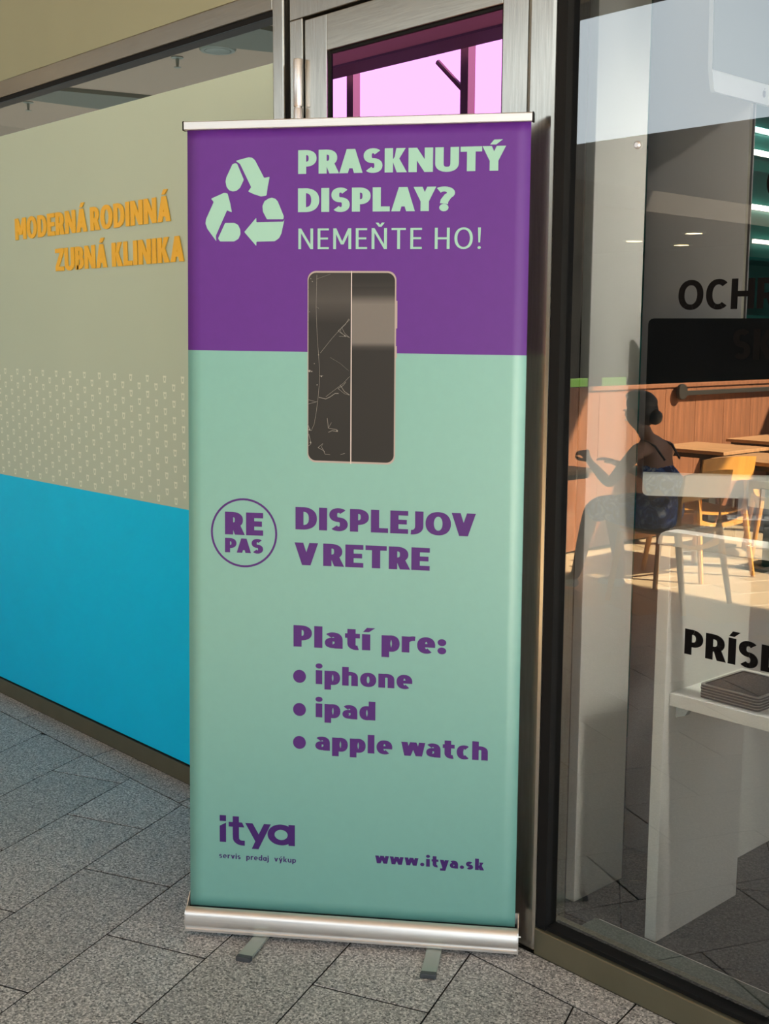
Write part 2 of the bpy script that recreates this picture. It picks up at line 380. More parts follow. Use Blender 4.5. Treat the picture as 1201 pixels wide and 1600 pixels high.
# ------------------------------------------------------------------ materials
M = {}
M['steel'] = mat('brushed_steel', (.50, .47, .41), rough=.27, metal=1.0, noise=.10, scale=6, stretch=(30, 30, 1.5))
M['steel_h'] = mat('brushed_steel_rail', (.46, .42, .35), rough=.24, metal=1.0, noise=.10, scale=6, stretch=(1.5, 30, 40))
M['frame_olive'] = mat('anodised_sill', (.20, .19, .13), rough=.38, metal=.75, noise=.08, scale=8)
M['alu'] = mat('satin_aluminium', (.74, .71, .68), rough=.34, metal=.85, noise=.04, scale=5, stretch=(1, 1, 60))
M['alu_foot'] = mat('grey_foot_metal', (.36, .40, .36), rough=.4, metal=.5)
M['rubber'] = mat('black_gasket', (.008, .008, .008), rough=.6, spec=.15)
M['plastic_dark'] = mat('dark_plastic', (.045, .05, .055), rough=.45)
M['plaster'] = mat('painted_plaster', srgb(146, 147, 121), rough=.8, noise=.03, scale=3, bump=.1)
M['ceil'] = mat('passage_ceiling', (.32, .265, .21), rough=.9, noise=.03, scale=2)
M['film'] = mat('frosted_film', srgb(182, 196, 176), rough=.42, spec=.35, noise=.02, scale=2)
M['film_blue'] = mat('blue_film', srgb(0, 198, 244), rough=.45, spec=.22, noise=.02, scale=5)
M['film_cup'] = mat('white_film_print', srgb(222, 228, 210), rough=.45)
M['gold'] = mat('golden_acrylic', srgb(236, 182, 58), rough=.35, spec=.4)
M['purple'] = mat('banner_purple', srgb(86, 35, 126), rough=.45, spec=.35, noise=.02, scale=40)
M['mint'] = mat('banner_mint', srgb(98, 156, 146), rough=.45, spec=1.0, coat=.6, noise=.02, scale=40)
M['ink_mint'] = mat('mint_ink', srgb(142, 184, 170), rough=.5, spec=.35)
M['ink_purple'] = mat('purple_ink', srgb(72, 28, 106), rough=.5, spec=.35)
M['ink_deep'] = mat('deep_purple_ink', srgb(58, 22, 96), rough=.5, spec=.35)
M['black_print'] = mat('black_lettering', (.004, .0035, .0035), rough=.7, spec=.05)
M['glass'] = glass_mat('window_glass', (.98, .99, .98), (1, 1, .99), boost=2.6, base=.03)
M['glass_in'] = clear_mat('glass_inner_face', (.98, .99, .98))
M['glass_film'] = glass_mat('magenta_mirror_film', (.30, .10, .26), (.80, .27, .72), boost=2.0, base=.62)
M['glass_top'] = glass_mat('clear_glass_top', (.93, .96, .95), (1, 1, 1), boost=.6)
M['glass_strip'] = glass_mat('clear_strip_glass', (.44, .43, .40), (1, 1, 1), boost=1.0, base=.0)
M['granite'] = granite('granite', (.065, .063, .065), (.275, .265, .257), (.64, .615, .595))
M['granite_sun'] = granite('granite_sun_tint', (.27, .20, .12), (.38, .29, .18), (.46, .37, .24))  # the same granite with warm sunlight put into its colour
M['bed'] = mat('joint_bed', (.012, .011, .010), rough=.9)
M['shopfloor'] = mat('dark_shop_tile', (.032, .031, .032), rough=.45, noise=.12, scale=60)
M['shopwall'] = mat('dark_shop_wall', (.10, .10, .10), rough=.8)
M['white_lam'] = mat('white_laminate', (.84, .83, .76), rough=.35, noise=.01, scale=3)
M['case_white'] = mat('white_case', (.62, .62, .57), rough=.35)
M['grey_lam'] = mat('light_grey_panel', (.34, .32, .31), rough=.55)
M['screen'] = mat('monitor_glass', (.003, .003, .003), rough=.3, spec=.05)
M['screen_grey'] = mat('grey_monitor_glass', (.12, .13, .13), rough=.25)
M['imac_silver'] = mat('silver_monitor_case', (.55, .55, .55), rough=.35, metal=.3)
M['tray'] = mat('black_tray', (.018, .017, .018), rough=.5, spec=.15)
M['tray_rim'] = mat('tray_rim', (.30, .29, .27), rough=.35, metal=.4)
M['teal'] = mat('teal_wall', (.02, .13, .11), rough=.4, noise=.3, scale=3)
M['tube'] = mat('tube_light', (1, 1, 1), emit=(1.0, .95, .82), estr=5)
M['tube_c'] = mat('cool_tube_light', (1, 1, 1), emit=(.45, 1.0, .92), estr=3)
M['lampw'] = mat('warm_lamp', (1, 1, 1), emit=(1.0, .76, .40), estr=14)
M['lamp_ring'] = mat('lamp_ring', (.30, .33, .29), rough=.4, metal=.4)
M['wood_wall'] = mat('veneer_partition', (.23, .092, .043), rough=.5, noise=.28, scale=5, stretch=(6, 6, .5))
M['chairwood'] = mat('oak_chair_wood', (.66, .31, .06), rough=.4, noise=.15, scale=9, stretch=(2, 2, .4))
M['tablewood'] = mat('oak_table_top', (.46, .26, .13), rough=.4, noise=.2, scale=6, stretch=(.5, 5, 5))
M['tabledark'] = mat('dark_table_metal', (.03, .028, .025), rough=.4)
M['green_chair'] = mat('green_plastic', (.05, .13, .02), rough=.4)
M['dark_cafe'] = mat('dark_cafe_wall', (.014, .012, .012), rough=.8)
M['fascia'] = mat('grey_fascia', (.07, .065, .06), rough=.7)
M['tan'] = mat('tan_awning', (.40, .28, .19), rough=.8)
M['skin'] = mat('skin', (.40, .22, .15), rough=.5)
M['hair'] = mat('grey_brown_hair', (.055, .05, .045), rough=.55, noise=.3, scale=40)
M['whiteshoe'] = mat('white_canvas_shoe', (.62, .62, .60), rough=.6)
M['denim'] = mat('dark_trousers', (.05, .055, .07), rough=.8)
M['darkcloth'] = mat('dark_shirt', (.07, .07, .08), rough=.8)
M['ceramic'] = mat('white_ceramic', (.75, .75, .73), rough=.25)

def floral():
    m_ = bpy.data.materials.new('blue_floral_cloth'); m_.use_nodes = True; nt = m_.node_tree; b = nt.nodes['Principled BSDF']
    tc = nt.nodes.new('ShaderNodeTexCoord'); n = nt.nodes.new('ShaderNodeTexNoise')
    n.inputs['Scale'].default_value = 13; n.inputs['Detail'].default_value = 3; n.inputs['Distortion'].default_value = 2.2
    nt.links.new(tc.outputs['Object'], n.inputs['Vector']); r = nt.nodes.new('ShaderNodeValToRGB'); r.color_ramp.interpolation = 'CONSTANT'
    e = r.color_ramp.elements; e[0].position = 0; e[0].color = (.012, .02, .10, 1); e[1].position = .60; e[1].color = (.62, .66, .74, 1)
    a = e.new(.47); a.color = (.03, .08, .38, 1); a = e.new(.53); a.color = (.20, .32, .60, 1)
    nt.links.new(n.outputs['Fac'], r.inputs[0]); nt.links.new(r.outputs[0], b.inputs['Base Color']); b.inputs['Roughness'].default_value = .8
    return m_
M['floral'] = floral()

# ------------------------------------------------------------------ floor of granite tiles
fl = MB(); fl.box(-18, -14, -.20, 12, .12, -.012)
floor = tag(fl.build('floor', M['granite']), kind='structure')
bed = MB(); bed.box(-6.3, -7.2, -.0115, .6, .02, -.008)
bed.build('mortar_bed', M['bed'], floor)
dA = Vector((-.402, .9156)); dC = Vector((-.9156, -.402))
def clip(poly, nx, ny, c):      # keep nx*x + ny*y <= c
    out = []
    for k in range(len(poly)):
        a, b = poly[k], poly[(k + 1) % len(poly)]
        da, db = nx * a[0] + ny * a[1] - c, nx * b[0] + ny * b[1] - c
        if da <= 0: out.append(a)
        if (da < 0 < db) or (db < 0 < da):
            t = da / (da - db); out.append((a[0] + (b[0] - a[0]) * t, a[1] + (b[1] - a[1]) * t))
    return out
def tile_mb(poly, z=0.0, depth=.011, ch=.0012):
    b = MB(); cx = sum(p[0] for p in poly) / len(poly); cy = sum(p[1] for p in poly) / len(poly); n = len(poly)
    ins = []
    for p in poly:
        d = math.hypot(p[0] - cx, p[1] - cy); k = 1 - ch * 1.3 / d; ins.append((cx + (p[0] - cx) * k, cy + (p[1] - cy) * k))
    b.face([(x, y, z) for x, y in ins])
    for k in range(n):
        q = (k + 1) % n
        b.face([(poly[k][0], poly[k][1], z - ch), (poly[q][0], poly[q][1], z - ch), (ins[q][0], ins[q][1], z), (ins[k][0], ins[k][1], z)])
        b.face([(poly[k][0], poly[k][1], z - depth), (poly[q][0], poly[q][1], z - depth), (poly[q][0], poly[q][1], z - ch), (poly[k][0], poly[k][1], z - ch)], 1)
    return b
G = .0020
X0, X1, Y0, Y1 = -6.2, .5, -7.1, -.1145
full = {}; ntile = 0
for row in range(-14, 30):
    c0 = 2.6945 + .2997 * row; c1 = c0 + .2997
    off = .067 if row % 2 == 0 else .3705
    for k in range(-16, 16):
        a0 = off + .5995 * k; a1 = a0 + .5995
        q = [dA * a + dC * c for a, c in ((a0 + G * 1.2, c0 + G), (a0 + G * 1.2, c1 - G), (a1 - G * 1.2, c1 - G), (a1 - G * 1.2, c0 + G))]
        q = [(p.x, p.y) for p in q]
        cx = sum(p[0] for p in q) / 4; cy = sum(p[1] for p in q) / 4
        r = clip(clip(clip(clip(q, 0, 1, Y1 - G), 0, -1, -Y0), 1, 0, X1), -1, 0, -X0)
        if len(r) < 3: continue
        ar = abs(sum(r[i][0] * r[(i + 1) % len(r)][1] - r[(i + 1) % len(r)][0] * r[i][1] for i in range(len(r)))) / 2
        if ar < .0008: continue
        mt = 'granite' if cy > -3.35 else 'granite_sun'
        if ar > .1755:
            if mt not in full:
                loc = [(x - cx, y - cy) for x, y in q]
                o = tile_mb(loc).build('tile', [M[mt], M['bed']], floor, loc=(cx, cy, 0)); full[mt] = o
            else:
                o = full[mt].copy(); COL.objects.link(o); o.location = (cx, cy, 0)
        else: tile_mb(r).build('tile', [M[mt], M['bed']], floor)
        ntile += 1
k = 0
x = -6.2
for xb in [-6.2 + .59 * i for i in range(12)]:        # narrow border course along the facade
    xa = xb + .01; xe = xb + .59 + .01
    tile_mb([(xa + G, Y1 + G), (xe - G, Y1 + G), (xe - G - .02, .0), (xa + G - .02, .0)]).build('tile', [M['granite'], M['bed']], floor)
print('tiles', ntile)

# ------------------------------------------------------------------ facade: upper wall, rails, posts
XL, XR = -9.0, 1.2                                   # ends of the built facade
wb = MB(); wb.box(XL, 0.0, 2.527, -2.8395, .089, 4.5)
tag(wb.build('wall_left', M['plaster']), kind='structure')
wb = MB(); wb.box(-2.8395, .01, 3.05, XR + 5, .30, 4.5); tag(wb.build('wall_right', M['plaster']), kind='structure')
def rail(name, x0, x1, y0, y1, z0, z1, m_, bev=.003):
    b = MB(); b.box(x0, y0, z0, x1, y1, z1); return tag(b.build(name, m_, bevel=bev), kind='structure')
rail('trim_1', XL, -2.8395, 0.0, .09, 2.466, 2.527, M['steel_h'])          # rail over the frosted window
rail('trim_2', XL, -2.8395, 0.0, .09, 0.0, .0635, M['frame_olive'])        # bottom rail of the frosted window
rail('trim_3', -2.8395, -2.790, 0.0, .12, 0.0, 3.05, M['steel'], .004)     # post left of the door
rail('trim_4', -1.8835, -1.8000, 0.004, .13, 0.0, 3.05, M['steel'], .010)  # post right of the door
rail('trim_5', -1.800, XR, 0.0, .10, 0.0, .070, M['frame_olive'])          # sill of the shop window
rail('trim_6', -2.790, XR, 0.0, .12, 2.98, 3.05, M['steel_h'])             # head rail
gk = MB()
gk.box(-1.800, .008, .0705, -1.7712, .05, 2.979); gk.box(-1.7705, .012, .0705, XR, .06, .082)
tag(gk.build('trim_7', M['rubber']), kind='structure')
gk = MB(); gk.box(XL, .004, 2.450, -2.840, .06, 2.4655); tag(gk.build('trim_8', M['rubber']), kind='structure')
gk = MB(); gk.box(XL, .005, .0640, -2.840, .06, .069); tag(gk.build('trim_9', M['rubber']), kind='structure')

# frosted shop window left
w1 = tag(empty('window_1', (-5.9, .008, 0)), kind='structure')
def pane(name, x0, x1, z0, z1, y, t, mf, mi, parent, off=(0, 0, 0)):
    b = MB(); b.box(x0 - off[0], y - off[1], z0 - off[2], x1 - off[0], y + t - off[1], z1 - off[2])
    b.mi = [1, 1, 0, 1, 1, 1]
    return b.build(name, [mf, mi], parent)
O1 = (-5.9, .008, 0)
b = MB(); b.box(XL + 5.9, .0, .0695, -2.8405 + 5.9, .010, .9665); tag(b.build('blue_film', M['film_blue'], w1), 'glossy blue film on the lower glass')
b = MB(); b.box(XL + 5.9, .0, .967, -2.8405 + 5.9, .010, 2.3237); tag(b.build('frosted_film', M['film'], w1), 'pale grey-green frosted film on the glass')
pane('clear_pane', XL, -2.8405, 2.324, 2.4495, .008, .010, M['glass_strip'], M['glass_in'], w1, O1)
b = MB()
nrow = 0
for r_ in range(16):                                   # rows of small tooth-shaped marks printed on the film
    z = 1.3985 - .02735 * r_
    for k in range(60):
        x = -3.35 - .1087 * k - (.0543 if r_ % 2 else 0) + .543
        if x > -2.88 or x < -8.9: continue
        X_ = x + 5.9; y = -.0006; zz = z
        o_ = [(-.0105, .0118), (.0105, .0118), (.0062, -.0115), (-.0062, -.0115)]; i_ = [(-.0058, .0055), (.0058, .0055), (.0034, -.0055), (-.0034, -.0055)]
        for q in range(4):
            a, c = o_[q], o_[(q + 1) % 4]; a2, c2 = i_[q], i_[(q + 1) % 4]
            b.face([(X_ + a[0], y, zz + a[1]), (X_ + c[0], y, zz + c[1]), (X_ + c2[0], y, zz + c2[1]), (X_ + a2[0], y, zz + a2[1])])
b.build('film_pattern', M['film_cup'], w1, fix=False)

# golden letters standing off the frosted glass
def letters3d(line, x, z, cap, width, s, h, parent, off, y0, th, m_, name='letter', track=.09):
    for ch, polys in text_polys(line, x, z, cap, width, s, h, per=True, track=track, space=.24):
        b = MB()
        for i, p in enumerate(polys): b.prism([(px - off[0], 0, pz - off[2]) for px, pz in p], (0, y0 - off[1] - .00012 * (i % 5), 0), (0, y0 + th - off[1], 0))
        b.build(name, m_, parent)
sg = tag(empty('wall_sign', (-3.9, .02, 1.78)), 'golden raised lettering on the frosted glass above the small marks', 'sign')
so_ = (-3.9, .02, 1.78)
for ln, x, z, wd in (('MODERNÁ', -4.505, 1.915, .564), ('RODINNÁ', -3.915, 1.915, .520), ('ZUBNÁ', -4.184, 1.783, .376), ('KLINIKA', -3.772, 1.783, .451)):
    letters3d(ln, x, z, .082, wd, .235, .19, sg, so_, .0015, .0035, M['gold'])

# ------------------------------------------------------------------ door
d1 = tag(empty('door_1', (-2.34, .03, 0)), kind='structure')
DO = (-2.34, .03, 0)
def dbox(name, parts, m_, bev=.002):
    b = MB()
    for p in parts: b.box(p[0] - DO[0], p[1] - DO[1], p[2], p[3] - DO[0], p[4] - DO[1], p[5])
    return b.build(name, m_, d1, bevel=bev)
dbox('door_frame', [(-2.774, .012, 0, -2.719, .10, 2.425), (-1.884, .03, 0, -1.892, .10, 2.425), (-2.774, .012, 2.426, -1.884, .10, 2.978)], M['steel'])
dbox('gap_seal', [(-2.7895, .02, 0, -2.7745, .10, 2.978), (-2.7185, .05, .01, -1.8925, .095, 2.4255)], M['rubber'], 0)
dbox('stile', [(-2.714, .018, .015, -2.6205, .06, 2.419)], M['steel'])
dbox('stile', [(-1.974, .018, .015, -1.8955, .06, 2.419)], M['steel'])
dbox('top_rail', [(-2.62, .018, 2.3225, -1.9745, .06, 2.419)], M['steel_h'])
dbox('bottom_rail', [(-2.62, .018, .015, -1.9745, .06, .16)], M['steel_h'])
dbox('pane_seal', [(-2.620, .026, .161, -2.612, .05, 2.322), (-1.9825, .026, .161, -1.975, .05, 2.322), (-2.6115, .026, 2.3145, -1.983, .05, 2.322), (-2.6115, .026, .161, -1.983, .05, .168)], M['rubber'], 0)
b = MB(); b.box(-2.6115 - DO[0], .0, .1685, -1.983 - DO[0], .010, 2.314); b.mi = [1, 1, 0, 1, 1, 1]
tag(b.build('pane', [M['glass_film'], M['rubber']], d1), 'magenta mirror-film glass pane')
for z0 in (1.92, 1.0, .15):
    b = MB(); hx, hy = -2.7285 - DO[0], .004 - DO[1]
    for q in range(3):
        za = z0 + q * .133; b.lathe([(.0125, za), (.0135, za + .003), (.0135, za + .126), (.0125, za + .129)], (hx, hy, 0), n=16)
    b.lathe([(.009, z0), (.009, z0 + .39)], (hx, hy, 0), n=12)
    b.build('hinge', M['alu'], d1, smooth=True)

# ------------------------------------------------------------------ shop window with lettering
w2 = tag(empty('window_2', (-.6, .03, 0)), kind='structure'); WO = (-.6, .03, 0)
b = MB(); b.box(-1.7710 - WO[0], .0, .0825, XR - WO[0], .012, 2.979); b.mi = [1, 1, 0, 1, 1, 1]
b.build('glass_pane', [M['glass'], M['glass_in']], w2)
def decal(line, x, z, cap, width, s, h, track=.12):
    b = MB(); x, z, cap, width = x * 1.0133, 1.5407 + (z - 1.5407) * 1.0133, cap * 1.0133, width * 1.0133
    for i, p in enumerate(text_polys(line, x, z, cap, width, s, h, track=track)): b.face([(px - WO[0], -.0012 - .00006 * (i % 4), pz - WO[2]) for px, pz in p])
    tag(b.build('lettering', M['black_print'], w2, fix=False), 'black lettering on the glass')
decal('OCHRANNÉ', -1.449, 1.6010, .0610, .457, .185, .185, .065)
decal('SKLÁ', -1.315, 1.5000, .0600, .193, .20, .185, .08)
decal('PRÍSLUŠENSTVO', -1.399, .8625, .0560, .69, .235, .195, .08)
decal('O', -1.2565, 1.8150, .0600, .055, .200, .165)
# (everything on the glass further right is outside the picture)

# inner sill profile and cover strip
rail('trim_10', -1.770, XR, .075, .215, .0, .035, mat('sill_cover', (.10, .12, .10), rough=.35, metal=.3), .002)
rail('trim_11', -1.765, XR, .2155, .226, .0, .030, M['alu'], .001)

# ------------------------------------------------------------------ passage ceiling, outer structures (seen as reflections in the glass)
def V(x, Y, z): return (x, 2 * YG - Y, z)
eb = MB(); eb.box(-16, V(0, 6.76, 0)[1], 4.380, 6.2, V(0, 6.40, 0)[1], 4.404); tag(eb.build('trim_12', M['fascia']), kind='structure')
cb = MB(); cb.box(-16, V(0, 6.74, 0)[1], 4.405, 6.2, .0, 4.6)
tag(cb.build('ceiling', M['ceil']), kind='structure')
# ------------------------------------------------------------------ clinic behind the frosted window
b = MB()
b.box(XL, .0895, 2.752, -2.84, 3.2, 2.85)
tag(b.build('ceiling_clinic', mat('clinic_ceiling', (.42, .32, .24), rough=.9)), kind='structure')
b = MB(); b.box(XL, 3.2, 0, XR, 3.3, 4.4); tag(b.build('wall_back', M['shopwall']), kind='structure')
b = MB(); b.box(XL - .1, 0.0, 0, XL, 3.3, 4.4); tag(b.build('wall_end', M['plaster']), kind='structure')
b = MB(); b.box(-2.86, .12, 0, -2.80, 3.2, 4.4); tag(b.build('wall_partition', mat('pale_shop_wall', (.42, .43, .42), rough=.7)), kind='structure')
def downlight(x, y, z, r, label, lit=True, group=None):
    t = tag(empty('ceiling_downlight', (x, y, z)), label, 'lamp', group)
    b = MB(); b.lathe([(r, 0), (r, -.006), (r * .93, -.012), (r * .72, -.012), (r * .70, -.004), (r * .70, 0)], (0, 0, 0), n=28); b.build('ring', M['lamp_ring'], t, smooth=True)
    b = MB(); b.lathe([(.001, -.0145), (r * .45, -.0145), (r * .69, -.0125)], (0, 0, 0), n=24); b.build('lens', M['lampw'] if lit else M['lamp_ring'], t, smooth=True)
    return t
downlight(-4.347, .872, 2.752, .078, 'round recessed downlight showing through the clear strip above the frosted film', lit=False)
def sprinkler(x, y, label):
    t = tag(empty('ceiling_sprinkler', (x, y, 2.752)), label, 'sprinkler')
    b = MB(); b.lathe([(.026, 0), (.028, -.004), (.012, -.008)], (0, 0, 0), n=18); b.build('cover_plate', M['lamp_ring'], t, smooth=True)
    b = MB(); b.lathe([(.008, -.0085), (.007, -.028), (.005, -.040), (.016, -.042), (.016, -.044)], (0, 0, 0), n=12); b.build('nozzle', M['lamp_ring'], t, smooth=True)
sprinkler(-4.605, .839, 'small ceiling sprinkler nearer to the recessed downlight')
sprinkler(-6.004, .834, 'small ceiling sprinkler at the far left of the clear strip')
for (pts, lab) in (([(-4.30, .66), (-3.90, .66), (-3.90, .95), (-4.16, 1.08)], 'dark grey strip for a reflected ceiling edge beyond the recessed downlight'), ([(-5.86, .64), (-5.56, .66), (-5.40, 1.22), (-5.82, 1.24)], 'dark grey strip for a reflected ceiling edge between the two sprinklers')):
    b = MB(); b.prism([(x, y, 2.7515) for x, y in pts], (0, 0, 0), (0, 0, -.02)); o = b.build('reflected_edge', mat('reflected_edge_grey', (.14, .15, .12), rough=.7)); tag(o, lab, 'panel')  # dark slab on the ceiling stands in for a reflection in the glass

# ------------------------------------------------------------------ phone repair shop behind the clear window
b = MB(); b.box(-2.795, .10, -.05, XR, 3.2, -.001); sf = tag(b.build('floor_shop', M['bed']), kind='structure')
u0 = Vector((.80, .60)); u1 = Vector((-.60, .80))
for i in range(-6, 9):
    for j in range(-5, 9):
        a0, c0 = .45 * i, .45 * j + (.0 if i % 2 else .0)
        q = [u0 * (a0 + dx) + u1 * (c0 + dy) for dx, dy in ((.002, .002), (.448, .002), (.448, .448), (.002, .448))]
        q = [(-1.9 + p.x, .5 + p.y) for p in q]
        r = clip(clip(clip(clip(q, 0, -1, -.228), 0, 1, 2.6), -1, 0, 2.78), 1, 0, .9)
        if len(r) >= 3: tile_mb(r, z=.004, depth=.005).build('tile', [M['shopfloor'], M['bed']], sf)
b = MB(); b.box(-2.795, .13, 2.99, XR, 3.2, 3.05); tag(b.build('ceiling_shop', M['shopwall']), kind='structure')
b = MB(); b.box(XR, .0, 0, XR + .1, 3.3, 4.4); tag(b.build('wall_side', M['shopwall']), kind='structure')

# free-standing display panels
b = MB(); b.box(-.0185, 0, .0, .0185, .22, 2.95)
o = b.build('display_panel', M['white_lam'], bevel=.002, loc=(-1.9185, .290, .0045)); tag(o, 'tall narrow white panel standing just inside the window beside the door post', 'panel')
b = MB(); b.box(0, 0, 0, .315, .03, 2.95)
o = b.build('display_panel', M['grey_lam'], bevel=.002, loc=(-2.030, .700, .0045)); tag(o, 'tall wide grey panel behind the black monitor, its right edge glinting', 'panel')
b = MB(); b.box(0, 0, 0, .007, .011, 2.4); o = b.build('edge_profile', M['steel'], loc=(-1.7145, .7005, .3)); tag(o, 'thin shiny metal edge strip down the right side of the wide grey panel', 'edge strip')
b = MB(); b.box(-.02, 0, 0, .02, 1.3, .86)
o = b.build('low_partition', M['white_lam'], bevel=.002, loc=(-1.765, .76, .0045)); tag(o, 'low pale board on the floor behind the white desk side', 'partition')
b = MB(); b.lathe([(.0085, 0), (.0085, -.004), (.0055, -.007), (.0025, -.007)], (0, 0, 0), n=20, ax='y')
o = b.build('panel_bolt', M['alu'], smooth=True, loc=(-1.585, .0285, 1.957)); tag(o, 'small round chrome fixing in front of the narrow white panel', 'fixing')
b = MB(); b.box(-.13, 0, 0, .055, .055, .10); o = b.build('floor_plinth', M['grey_lam'], bevel=.006, loc=(-1.99, .235, .0045)); tag(o, 'low pale plinth in the corner at the foot of the narrow white panel', 'plinth')

# desk
DX, DY = -1.6375, .268
desk = tag(empty('counter_desk', (DX, DY, 0.0045)), 'white counter desk with rounded top corner behind the lettering', 'desk')
b = MB(); P = rrect(-.0205, 1.0345, 2.0, 1.0705, .016)
P = [p for p in P]
b.prism([(x, 0, z) for x, z in [(-.0205, 1.0345), (2.0, 1.0345), (2.0, 1.0705)] + [( -.0205 + .028 * (1 - cos(rad(a))) , 1.0705 - .028 * (1 - sin(rad(a)))) for a in (90, 70, 50, 30, 10, 0)]], (0, 0, 0), (0, .045, 0))
b.build('front_rail', M['white_lam'], desk, bevel=.0015)
b = MB(); b.box(-.018, .0455, 1.0625, 2.0, .60, 1.0700); b.build('glass_top', M['glass_top'], desk)
b = MB(); b.box(-.0165, .001, 0, .0165, .39, 1.0340); b.box(-.0165, .046, 1.0341, .0165, .39, 1.0620); b.build('side_panel', M['white_lam'], desk, bevel=.0015)
b = MB(); b.box(1.96, .001, 0, 1.99, .39, 1.034); b.build('side_panel', M['white_lam'], desk, bevel=.0015)
b = MB(); b.box(.0175, .020, .627, 1.959, .36, .660); b.build('shelf', M['white_lam'], desk, bevel=.0015)
b = MB(); b.prism([(.018, .05, .626), (.060, .05, .626), (.045, .05, .600), (.018, .05, .590)], (0, 0, 0), (0, .02, 0)); b.build('shelf_bracket', M['glass_in'] if False else mat('clear_bracket', (.5, .55, .53), rough=.2), desk)

# five stacked trays
tray = None
tlab = ['bottom black tray of the stack on the white shelf', 'second black tray from the bottom of the stack', 'middle black tray of the stack of five', 'fourth black tray from the bottom of the stack', 'top black tray of the stack, its empty dark bed visible']
ang = rad(-8)
def tray_parts(parent):
    b = MB(); W_, D_ = .165, .19
    po = rrect(0, 0, W_, D_, .012, 4); pi_ = rrect(.008, .008, W_ - .008, D_ - .008, .008, 4)
    n = len(po)
    for z in (0,): b.face([(x, y, 0) for x, y in po])
    for k in range(n):
        q = (k + 1) % n
        b.face([(*po[k], 0), (*po[q], 0), (*po[q], .0045), (*po[k], .0045)])
        b.face([(*pi_[k], .0045), (*pi_[q], .0045), (*pi_[q], .003), (*pi_[k], .003)])
    b.face([(x, y, .003) for x, y in pi_]); b.build('bed', M['tray'], parent)
    b = MB()
    for k in range(n):
        q = (k + 1) % n
        b.face([(*po[k], .0045), (*po[q], .0045), (*pi_[q], .0064), (*pi_[k], .0064)])
        b.face([(*po[k], .0046), (*po[q], .0046), (*po[q], .0062), (*po[k], .0062)])
        b.face([(*po[k], .0062), (*po[q], .0062), (*pi_[q], .0064), (*pi_[k], .0064)])
    b.build('rim', M['tray_rim'], parent)
for k in range(5):
    if tray is None:
        tray = empty('tray'); tray_parts(tray); o = tray
    else: o = copy_tree(tray)
    o.location = (-1.552 + random.uniform(-.001, .001), .312, .6650 + k * .0070); o.rotation_euler.z = rad(-2)
    tag(o, tlab[k], 'tray', 'trays stacked on the shelf')

# desktop computer on the desk (black glass with white chin)
az = Vector((.828, .560, 0)); an = Vector((.560, -.828, 0))
mon = tag(empty('desktop_computer', (-1.835, .450, 1.075)), 'all-in-one computer on the white desk, black screen over a white chin', 'computer')
Mm = Matrix(((az.x, -an.x, 0, 0), (az.y, -an.y, 0, 0), (0, 0, 1, 0), (0, 0, 0, 1)))   # local x along the screen, y away from the viewer
def mprism(b, poly, y0, y1): b.prism([tuple(Mm @ Vector((x, 0, z))) for x, z in poly], tuple(Mm @ Vector((0, y0, 0))), tuple(Mm @ Vector((0, y1, 0))))
b = MB(); mprism(b, rrect(.0, .052, .62, .518, .014), .0, .012); b.build('case', M['case_white'], mon)
b = MB(); mprism(b, [(.0, .1155)] + [(.62, .1155)] + [(.62 - .014 * (1 - cos(rad(a))), .518 - .014 * (1 - sin(rad(a)))) for a in (0, 30, 60, 90)] + [(.014 * (1 - cos(rad(a))), .518 - .014 * (1 - sin(rad(a)))) for a in (90, 60, 30, 0)], -.003, -.0005); b.build('screen', M['screen'], mon)
b = MB(); mprism(b, [(.22, 0), (.40, 0), (.40, .004), (.22, .004)], -.03, .14); mprism(b, [(.25, .004), (.37, .004), (.37, .25), (.25, .25)], .055, .062); mprism(b, [(.25, .23), (.37, .23), (.37, .25), (.25, .25)], .012, .062); b.build('stand', M['imac_silver'], mon)
# white cut-out board at the right
bd_ = tag(empty('price_stand', (-1.379, .2, 1.075)), 'white card holder with an oblong slot, right of the black-screened computer', 'card holder')
b = MB(); b.box(.0, 0, .0, .30, .05, .006); b.box(.10, .001, .0061, .18, .004, .0935); b.build('foot', M['white_lam'], bd_, bevel=.001)
b = MB(); P = rrect(0, .0940, .30, .154, .010)
lo, hi = .1190, .1370
b.box(.0, 0, .0945, .030, .003, .1535); b.box(.030, 0, .0945, .30, .003, lo); b.box(.030, 0, hi, .30, .003, .1535); b.box(.10, 0, lo, .30, .003, hi)
b.build('board', M['white_lam'], bd_, bevel=.001)

# hanging display computer high up, seen from the side of the window
hx = -1.70
hd = tag(empty('hanging_monitor', (hx, .47, 2.15)), 'large grey-screened computer with a silver chin hanging high behind the window', 'computer')
b = MB()
P = [(.0235 + .018 * (1 - sin(rad(a))), .018 * (1 - cos(rad(a)))) for a in (90, 60, 30, 0)] + [(.62, .0), (.62, .46), (.0, .46), (.0, .055)]
b.prism([(0, y, z) for y, z in [(.030, .006), (.036, .0), (.62, .0), (.62, .50), (.0, .50), (.018, .051)]], (-.012, 0, 0), (0, 0, 0)); b.build('case', M['imac_silver'], hd)
b = MB(); b.prism([(0, y, z) for y, z in [(.018, .0515), (.62, .0515), (.62, .498), (.002, .498)]], (.0005, 0, 0), (.003, 0, 0)); b.build('screen', M['screen_grey'], hd)
b = MB(); b.box(-.02, .30, .50, -.008, .34, .8395); b.build('hanger', M['alu'], hd)
b = MB()   # small bitten-fruit emblem on the chin
cy, cz, r = .268, .026, .0085
pts = []
